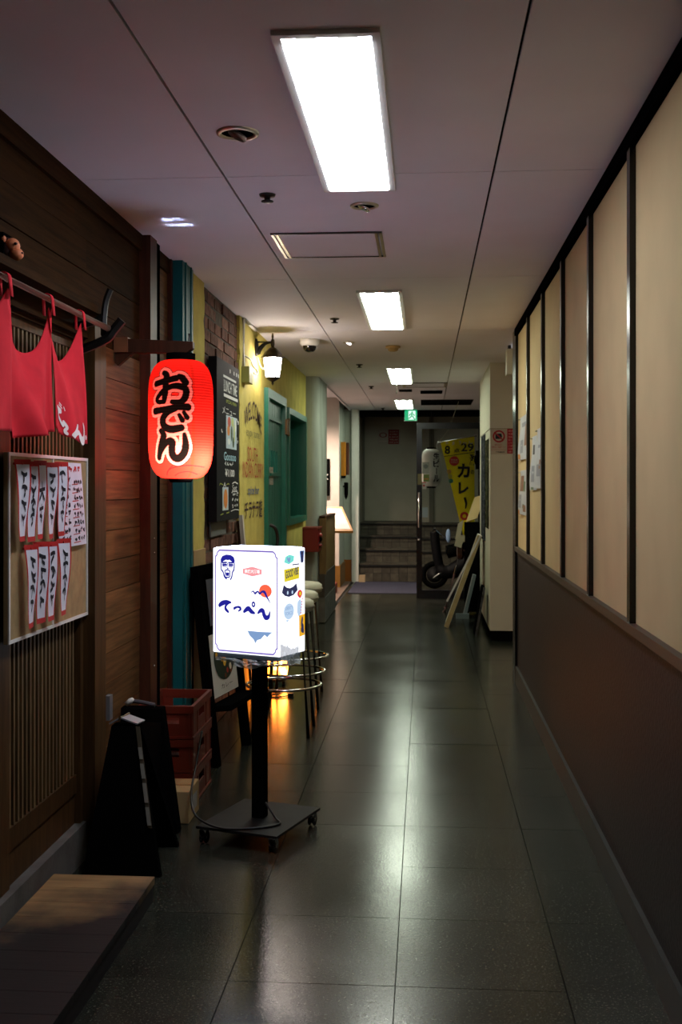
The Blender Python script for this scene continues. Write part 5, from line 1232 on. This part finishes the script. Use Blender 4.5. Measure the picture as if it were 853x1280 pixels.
bm = BM(); tube(bm, sx((.0, sy - .18, .76), (.16, sy - .20, .62)), .005, 6); blob(bm, (.17 + SX, sy - .20, .675), (.03, .012, .085)); obj('mirror', bm, flat('blue_mirror', (130, 160, 200), .2), sco, smooth=True)

# things stacked against the pillar
def lean(name, label, cat, y0, y1, xf, zt, m, th, xt=.520, edge=None, zb=0, group=None):
    t = thing(name, label, cat, (xf, (y0 + y1) / 2, 0), group)
    bm = BM(); slab(bm, (xf, y0, zb), (xt, y0, zt), (0, y1 - y0, 0), -th if 0 else th); obj('board', bm, m, t)
    return t
t = lean('pale_board', 'long pale board with a yellow-tan edge leaning slantwise on the cream pillar', 'board', 10.28, 10.70, .215, .84, flat('pale_board', (186, 184, 170), .6), .022)
bm = BM(); slab(bm, (.212, 10.262, 0), (.517, 10.262, .84), (0, .016, 0), .040); obj('edge_strip', bm, mat('tan_edge', (.42, .34, .16), .7, var=.2, scale=10), t)
bm = BM(); slab(bm, (.207, 10.258, .24), (.512, 10.258, .84), (0, .004, 0), .016); obj('white_edging', bm, flat('white_edging', (200, 202, 200)), t)
t = lean('chalk_board', 'small black chalkboard with scribbled writing leaning at the near corner of the cream pillar', 'board', 9.72, 10.02, .445, .42, M_BLACK, .02, .518)
bm = BM(); dr = Vector((.518 - .445, 0, .42)); fk = lambda x, y: Vector((.443, 9.72, 0)) + dr * y + Vector((0, .3, 0)) * x + Vector((-.004, 0, 0)); r = random.Random(9)
for k in range(9): scribble(bm, .08, .92, .9 - .1 * k, .07, fk, 4, .03, 0, r)
obj('lettering', bm, flat('grey_chalk', (120, 122, 122)), t, normals=False)
bm = BM(); slab(bm, (.447, 9.714, 0), (.520, 9.714, .42), (0, .006, 0), .018); obj('edge_scuff', bm, mat('scuffed_edge', (.05, .05, .05), .8, var=.9, scale=40), t)
t = lean('grey_board', 'grey panel on edge leaning between the pale board and the black chalkboard', 'board', 11.02, 11.17, .40, .42, flat('grey_blue_panel', (110, 120, 124), .5), .03, .50)
bm = BM(); box(bm, .30, .43, 10.99, 11.015, .0, .05); obj('foot', bm, flat('grey_blue_panel', (110, 120, 124), .5), t)
bm = BM(); tube(bm, [(.20, 11.56, .0), (.215, 11.55, .05)], .025, 8); tube(bm, [(.213, 11.55, .04), (.30, 11.45, .40)], .011, 8); tube(bm, [(.30, 11.45, .40), (.36, 11.39, .68)], .011, 8, mi=1)
for f in bm.faces: pass
solo('mop_pole', bm, [flat('dark_red_pole', (74, 28, 22), .4), M_STEEL], 'dark red pole with a bright metal upper half, leaning right of the glass door', 'pole', smooth=True)
bsd = thing('black_stand', 'tall black stand with cardboard sheets and papers on top, beside the cream pillar', 'stand', (.46, 11.35, 0))
bm = BM(); box(bm, .40, .56, 11.25, 11.5, .04, .93); obj('cabinet', bm, M_BLACK, bsd, bevel=.004)
bm = BM()
for x in (.42, .54):
    for y in (11.27, 11.48): box(bm, x - .015, x + .015, y - .015, y + .015, 0, .04)
obj('feet', bm, M_BLACK, bsd)
bm = BM(); slab(bm, (.41, 11.28, .935), (.50, 11.42, 1.18), (.11, -.02, .04), .008); solo('cardboard_sheet', bm, M_CARD, 'bent sheet of brown cardboard on top of the black stand', 'cardboard')
bm = BM(); slab(bm, (.30, 11.235, .76), (.330, 11.235, .92), (.055, 0, .04), .008); slab(bm, (.29, 11.22, .70), (.32, 11.22, .80), (.07, 0, -.02), .006); box(bm, .33, .398, 11.240, 11.36, .74, .80); solo('paper_packet', bm, flat('crumpled_paper', (150, 140, 116)), 'crumpled paper packet clipped to the left side of the black stand', 'packet')
bm = BM(); lathe(bm, [(0, .56), (.03, .56), (.034, .60), (.034, .70), (.02, .735), (.0, .735)], .352, 11.30, 12); box(bm, .37, .401, 11.29, 11.31, .64, .66); solo('brown_bottle', bm, flat('brown_glass', (46, 22, 16), .2), 'dark brown bottle holder on the side of the black stand', 'bottle')
bm = BM(); box(bm, .555, .62, 12.2, 12.4, 1.48, 1.68); lathe(bm, [(.05, 0), (.05, .01), (.02, .02), (0, .02)], 0, 0, 16, M=Matrix.Translation((.555, 12.3, 1.58)) @ Matrix.Rotation(-math.pi / 2, 4, 'Y')); box(bm, .62, 1.15, 12.28, 12.32, 1.56, 1.60)
solo('black_speaker', bm, M_BLACK, 'black loudspeaker on a bracket beside the yellow banner', 'speaker')
# posters on the side of the pillar
M_DP = mat('dark_poster', (.03, .032, .036), .9, 0, var=.9, scale=14, wear=(.14, .14, .15), wear_scale=26, wear_lo=.56, wear_hi=.62)
bm = BM(); box(bm, .536, .5445, 10.16, 10.80, .80, 1.765); solo('dark_poster', bm, M_DP, 'long dark photo poster, far one of the two on the pillar side', 'poster')
bm = BM(); box(bm, .538, .5445, 9.62, 10.10, .93, 1.70); solo('dark_poster', bm, mat('dark_poster_green', (.03, .03, .018), .9, 0, var=.8, scale=11, wear=(.16, .15, .08), wear_scale=22, wear_lo=.56, wear_hi=.62), 'dark framed poster, near one of the two on the pillar side', 'poster')
# no-photography sign
ns = thing('no_photo_sign', 'white notice with a red prohibition ring and red text panel on the cream pillar', 'sign', (.66, 9.448, 1.56))
bm = BM(); box(bm, .548, .682, 9.4455, 9.4495, 1.562, 1.775); obj('white_sheet', bm, flat('sign_offwhite', (170, 158, 138)), ns)
bm = BM(); box(bm, .686, .82, 9.4455, 9.4495, 1.567, 1.775); obj('red_sheet', bm, flat('sign_red', (150, 18, 26)), ns)
f = plane_map((0, 9.4445, 0), (1, 0, 0), (0, 0, 1)); f2 = shift_map(f, (0, -.001, 0))
bm = BM(); box_pts = [(.588, 1.69), (.64, 1.69), (.64, 1.735), (.588, 1.735)]; poly(bm, box_pts, f); disc(bm, .630, 1.712, .014, f2); obj('camera_mark', bm, M_INK, ns, normals=False)
f3 = shift_map(f, (0, -.002, 0)); bm = BM(); ring2(bm, .617, 1.712, .038, .052, f3); stroke(bm, [(.582, 1.745), (.652, 1.68)], .011, f3)
text(bm, '館内の', .612, 1.642, .06, .014, f); text(bm, '撮影はご遠慮下さい', .616, 1.622, .115, .017, f); rect(bm, .552, .678, 1.600, 1.602, f); obj('prohibition_ring', bm, flat('sign_red', (150, 18, 26)), ns, normals=False)
bm = BM(); text(bm, '管理事務所', .628, 1.580, .075, .012, f, .02); obj('lettering', bm, M_INK, ns, normals=False)
bm = BM(); 
for k, s in enumerate(('館内での', '写真及び', '動画撮影は', '固くお断り', 'いたします', 'ご理解の程', 'お願い致し', 'ます')): text(bm, s, .738, 1.757 - .025 * k, .085, .014, f)
obj('lettering', bm, flat('sign_pink', (214, 150, 140)), ns, normals=False)
# lit sign box at the end of the right wall
rs = thing('lit_sign_box', 'small cream sign box with one lit white edge under the ceiling at the wall end', 'sign', (.64, 8.3, 2.1))
bm = BM(); box(bm, .598, .640, 8.25, 8.40, 2.115, 2.30); obj('case', bm, M_CREAM, rs)
bm = BM(); box(bm, .6405, .660, 8.252, 8.40, 2.125, 2.298); obj('lit_face', bm, glow('cool_lit_face', (.85, .9, 1), 1.5), rs)
bm = BM(); box(bm, .61, .63, 8.28, 8.36, 2.30, ZC); obj('mount', bm, M_IRON, rs)
# papers on the right wall
def note(y0, y1, z0, z1, label, marks_):
    t = thing('wall_flyer', label, 'flyer', (XR, (y0 + y1) / 2, z0), None)
    f = lambda x, y: Vector((XR - .004 - .012 * x * (1 - y) - .004 * math.sin(6 * y), y0 + (y1 - y0) * x, z0 + (z1 - z0) * y)); bm = BM(); n = 6
    g = [[bm.verts.new(f(i / n, j / n)) for j in range(n + 1)] for i in range(n + 1)]
    for i in range(n):
        for j in range(n): bm.faces.new((g[i][j], g[i][j + 1], g[i + 1][j + 1], g[i + 1][j]))
    obj('sheet', bm, flat('flyer_white', (176, 180, 182)), t, smooth=True, normals=False)
    f2 = shift_map(f, (-.0015, 0, 0)); bm = BM(); r = random.Random(int(z0 * 100))
    for (x, y, w_, h_, k) in marks_: rect(bm, x - w_ / 2, x + w_ / 2, y - h_ / 2, y + h_ / 2, f2, k)
    obj('print', bm, [flat('flyer_grey', (130, 134, 140)), flat('flyer_orange', (190, 120, 30)), flat('flyer_brown', (128, 92, 66)), flat('flyer_green', (96, 116, 84)), flat('flyer_black', (40, 42, 46))], t, normals=False)
    bm = BM(); tube(bm, [(XR - .014, y1 - .01, z1 - .01), (XR, y1 - .01, z1 - .01)], .005, 6); obj('pin', bm, M_CREAM, t)
note(6.66, 7.22, 1.46, 1.73, 'white flyer with orange corner, upper one on the farthest cream panel', [(.2, .55, .25, .5, 2), (.6, .3, .3, .3, 0), (.85, .08, .2, .12, 1), (.5, .8, .5, .1, 0)])
note(6.70, 7.20, 1.12, 1.395, 'colourful flyer, lower one on the farthest cream panel', [(.7, .7, .4, .35, 2), (.4, .45, .2, .6, 3), (.8, .3, .3, .3, 0), (.3, .15, .3, .15, 2), (.9, .05, .15, .1, 1)])
note(6.15, 6.42, 1.275, 1.575, 'white flyer with black bar, left one of a pair on the second farthest panel', [(.6, .75, .35, .18, 4), (.5, .3, .5, .3, 0), (.6, .03, .4, .05, 3)])
note(5.90, 6.13, 1.285, 1.605, 'curling white flyer, right one of a pair on the second farthest panel', [(.4, .3, .6, .2, 0), (.5, .7, .5, .05, 0), (.2, .4, .25, .15, 2)])

# ================================================================ THINGS ON THE CEILING
def downlight(x, y, label, r=.05, lit=None):
    t = thing('downlight', label, 'downlight', (x, y, ZC), None)
    bm = BM(); n = 28
    lathe(bm, [(r * .78, ZC - .0005), (r * .80, ZC - .008), (r, ZC - .006), (r * 1.02, ZC - .0005)], x, y, n, cap=False); obj('trim_ring', bm, M_ALU, t)
    bm = BM(); disc(bm, x, y, r * .79, lambda a, b: Vector((a, b, ZC - .0012)), n); obj('recess_shade', bm, M_BLACK, t, normals=False)  # flat black disc painted for the shade inside the fitting
    bm = BM(); M = Matrix.Translation((x, y, ZC - .006)) @ Matrix.Rotation(.5, 4, 'Y'); lathe(bm, [(0, .004), (r * .45, .004), (r * .5, -.006), (r * .42, -.010), (r * .2, -.004), (0, -.004)], 0, 0, 18, M=M); obj('lamp', bm, lit or flat('dull_reflector', (120, 104, 92), .3, metal=.6), t, smooth=True)
    return t
downlight(-.545, 3.235, 'unlit tilted round downlight in the ceiling left of the largest light', .062)
t = downlight(-.222, 4.11, 'small round twin-bulb downlight just beyond the largest light', .052, M_STEEL)
downlight(-.545, 8.03, 'small lit spotlight in the ceiling right of the dome camera', .04, glow('warm_spot', (1, .85, .8), 4))
def sprinkler(x, y, label):
    t = thing('sprinkler', label, 'sprinkler', (x, y, ZC), 'sprinkler heads along the ceiling')
    bm = BM(); lathe(bm, [(0, ZC), (.030, ZC - .0005), (.027, ZC - .008), (.012, ZC - .010), (.010, ZC - .022), (0, ZC - .022)], x, y, 16); obj('body', bm, flat('dark_chrome', (66, 64, 62), .3, metal=.7), t)
    bm = BM(); lathe(bm, [(0, ZC - .024), (.022, ZC - .024), (.022, ZC - .027), (0, ZC - .029)], x, y, 12); obj('deflector', bm, M_IRON, t)
    return t
s0 = sprinkler(-.556, 3.93, 'nearest ceiling sprinkler, before the access hatch')
for y, l in ((6.88, 'sprinkler just beyond the second ceiling light'), (9.5, 'sprinkler left of the third ceiling light'), (11.6, 'sprinkler beyond the third ceiling light'), (14.86, 'farthest sprinkler near the exit sign')):
    dup(s0, (0, y - 3.93, 0), l)
hx = thing('access_hatch', 'rectangular ceiling hatch with gold side rails beyond the largest light', 'hatch', (-.4, 4.77, ZC))
bm = BM(); box(bm, -.60, -.205, 4.55, 5.0, ZC - .004, ZC - .0005); obj('panel', bm, M_CEIL, hx)
for x in (-.627, -.609, -.204, -.186): bm = BM(); box(bm, x, x + .011, 4.54, 5.01, ZC - .008, ZC - .0005); obj('rail', bm, mat('gold_aluminium', (.62, .50, .26), .32, metal=1, var=.06), hx)
for y in (4.533, 5.003): bm = BM(); box(bm, -.63, -.174, y, y + .010, ZC - .007, ZC - .0005); obj('seam', bm, flat('dark_aluminium', (54, 52, 50), .4), hx)
hd = dup(hx, (.40, 6.70, 0), 'far ceiling hatch beside the third ceiling light')
dc = thing('dome_camera', 'white dome security camera on the ceiling near the wall lantern', 'camera', (-.81, 7.85, ZC))
bm = BM(); lathe(bm, [(0, ZC), (.070, ZC - .0005), (.072, ZC - .03), (.062, ZC - .045), (.050, ZC - .048), (0, ZC - .048)], -.81, 7.85, 28); obj('housing', bm, M_WHITE, dc)
bm = BM(); lathe(bm, [(.049, ZC - .048), (.046, ZC - .066), (.032, ZC - .083), (.012, ZC - .09), (0, ZC - .091)], -.81, 7.85, 24, cap=False); obj('dome', bm, flat('smoked_dome', (22, 20, 18), .08), dc, smooth=True)
sd = thing('smoke_detector', 'round yellowed smoke detector on the ceiling before the third light', 'detector', (-.235, 8.27, ZC))
bm = BM(); lathe(bm, [(0, ZC), (.055, ZC - .0005), (.055, ZC - .014), (.040, ZC - .018), (.036, ZC - .034), (.022, ZC - .040), (0, ZC - .040)], -.235, 8.27, 24); obj('cover', bm, flat('yellowed_plastic', (160, 132, 80), .5), sd)
bm = BM(); lathe(bm, [(.037, ZC - .022), (.039, ZC - .024), (.037, ZC - .027)], -.235, 8.27, 24, cap=False); obj('slot_ring', bm, flat('slot_brown', (80, 60, 34)), sd)
bm = BM(); tube(bm, [(-.275, 10.9, ZC), (-.275, 10.9, ZC - .14)], .006, 8); solo('hanging_rod', bm, M_STEEL, 'thin metal rod hanging from the ceiling by the third light', 'rod', smooth=True)
def vent(x0, x1, y0, y1, label, n):
    t = thing('ceiling_vent', label, 'vent', ((x0 + x1) / 2, (y0 + y1) / 2, ZC), 'dark ceiling vents at the far end')
    bm = BM(); box(bm, x0, x1, y0, y1, ZC - .004, ZC - .0005); obj('backing', bm, M_SHADOWGAP, t)
    for k in range(n):
        y = y0 + (y1 - y0) * (k + .5) / n; bm = BM(); box(bm, x0, x1, y - .006, y + .006, ZC - .012, ZC - .0045); obj('slat', bm, M_BLACK, t)
vent(-.05, .19, 12.15, 12.5, 'smaller dark slotted ceiling vent near the pillar', 4)
vent(-.05, .58, 13.45, 14.3, 'long dark slotted ceiling vent above the glass door', 6)
vent(-.28, -.14, 12.0, 12.25, 'narrow dark ceiling slot beside the hanging rod', 2)
sp = thing('alarm_lamp', 'small red lamp on a dark stem under the ceiling by the pillar top', 'alarm lamp', (.70, 13.0, 2.05))
bm = BM(); lathe(bm, [(0, 2.06), (.03, 2.07), (.036, 2.10), (.02, 2.13), (0, 2.13)], .66, 12.4, 14); obj('lens', bm, M_RED, sp)
bm = BM(); tube(bm, [(.66, 12.4, 2.13), (.66, 12.4, ZC)], .007, 8); obj('stem', bm, M_IRON, sp)
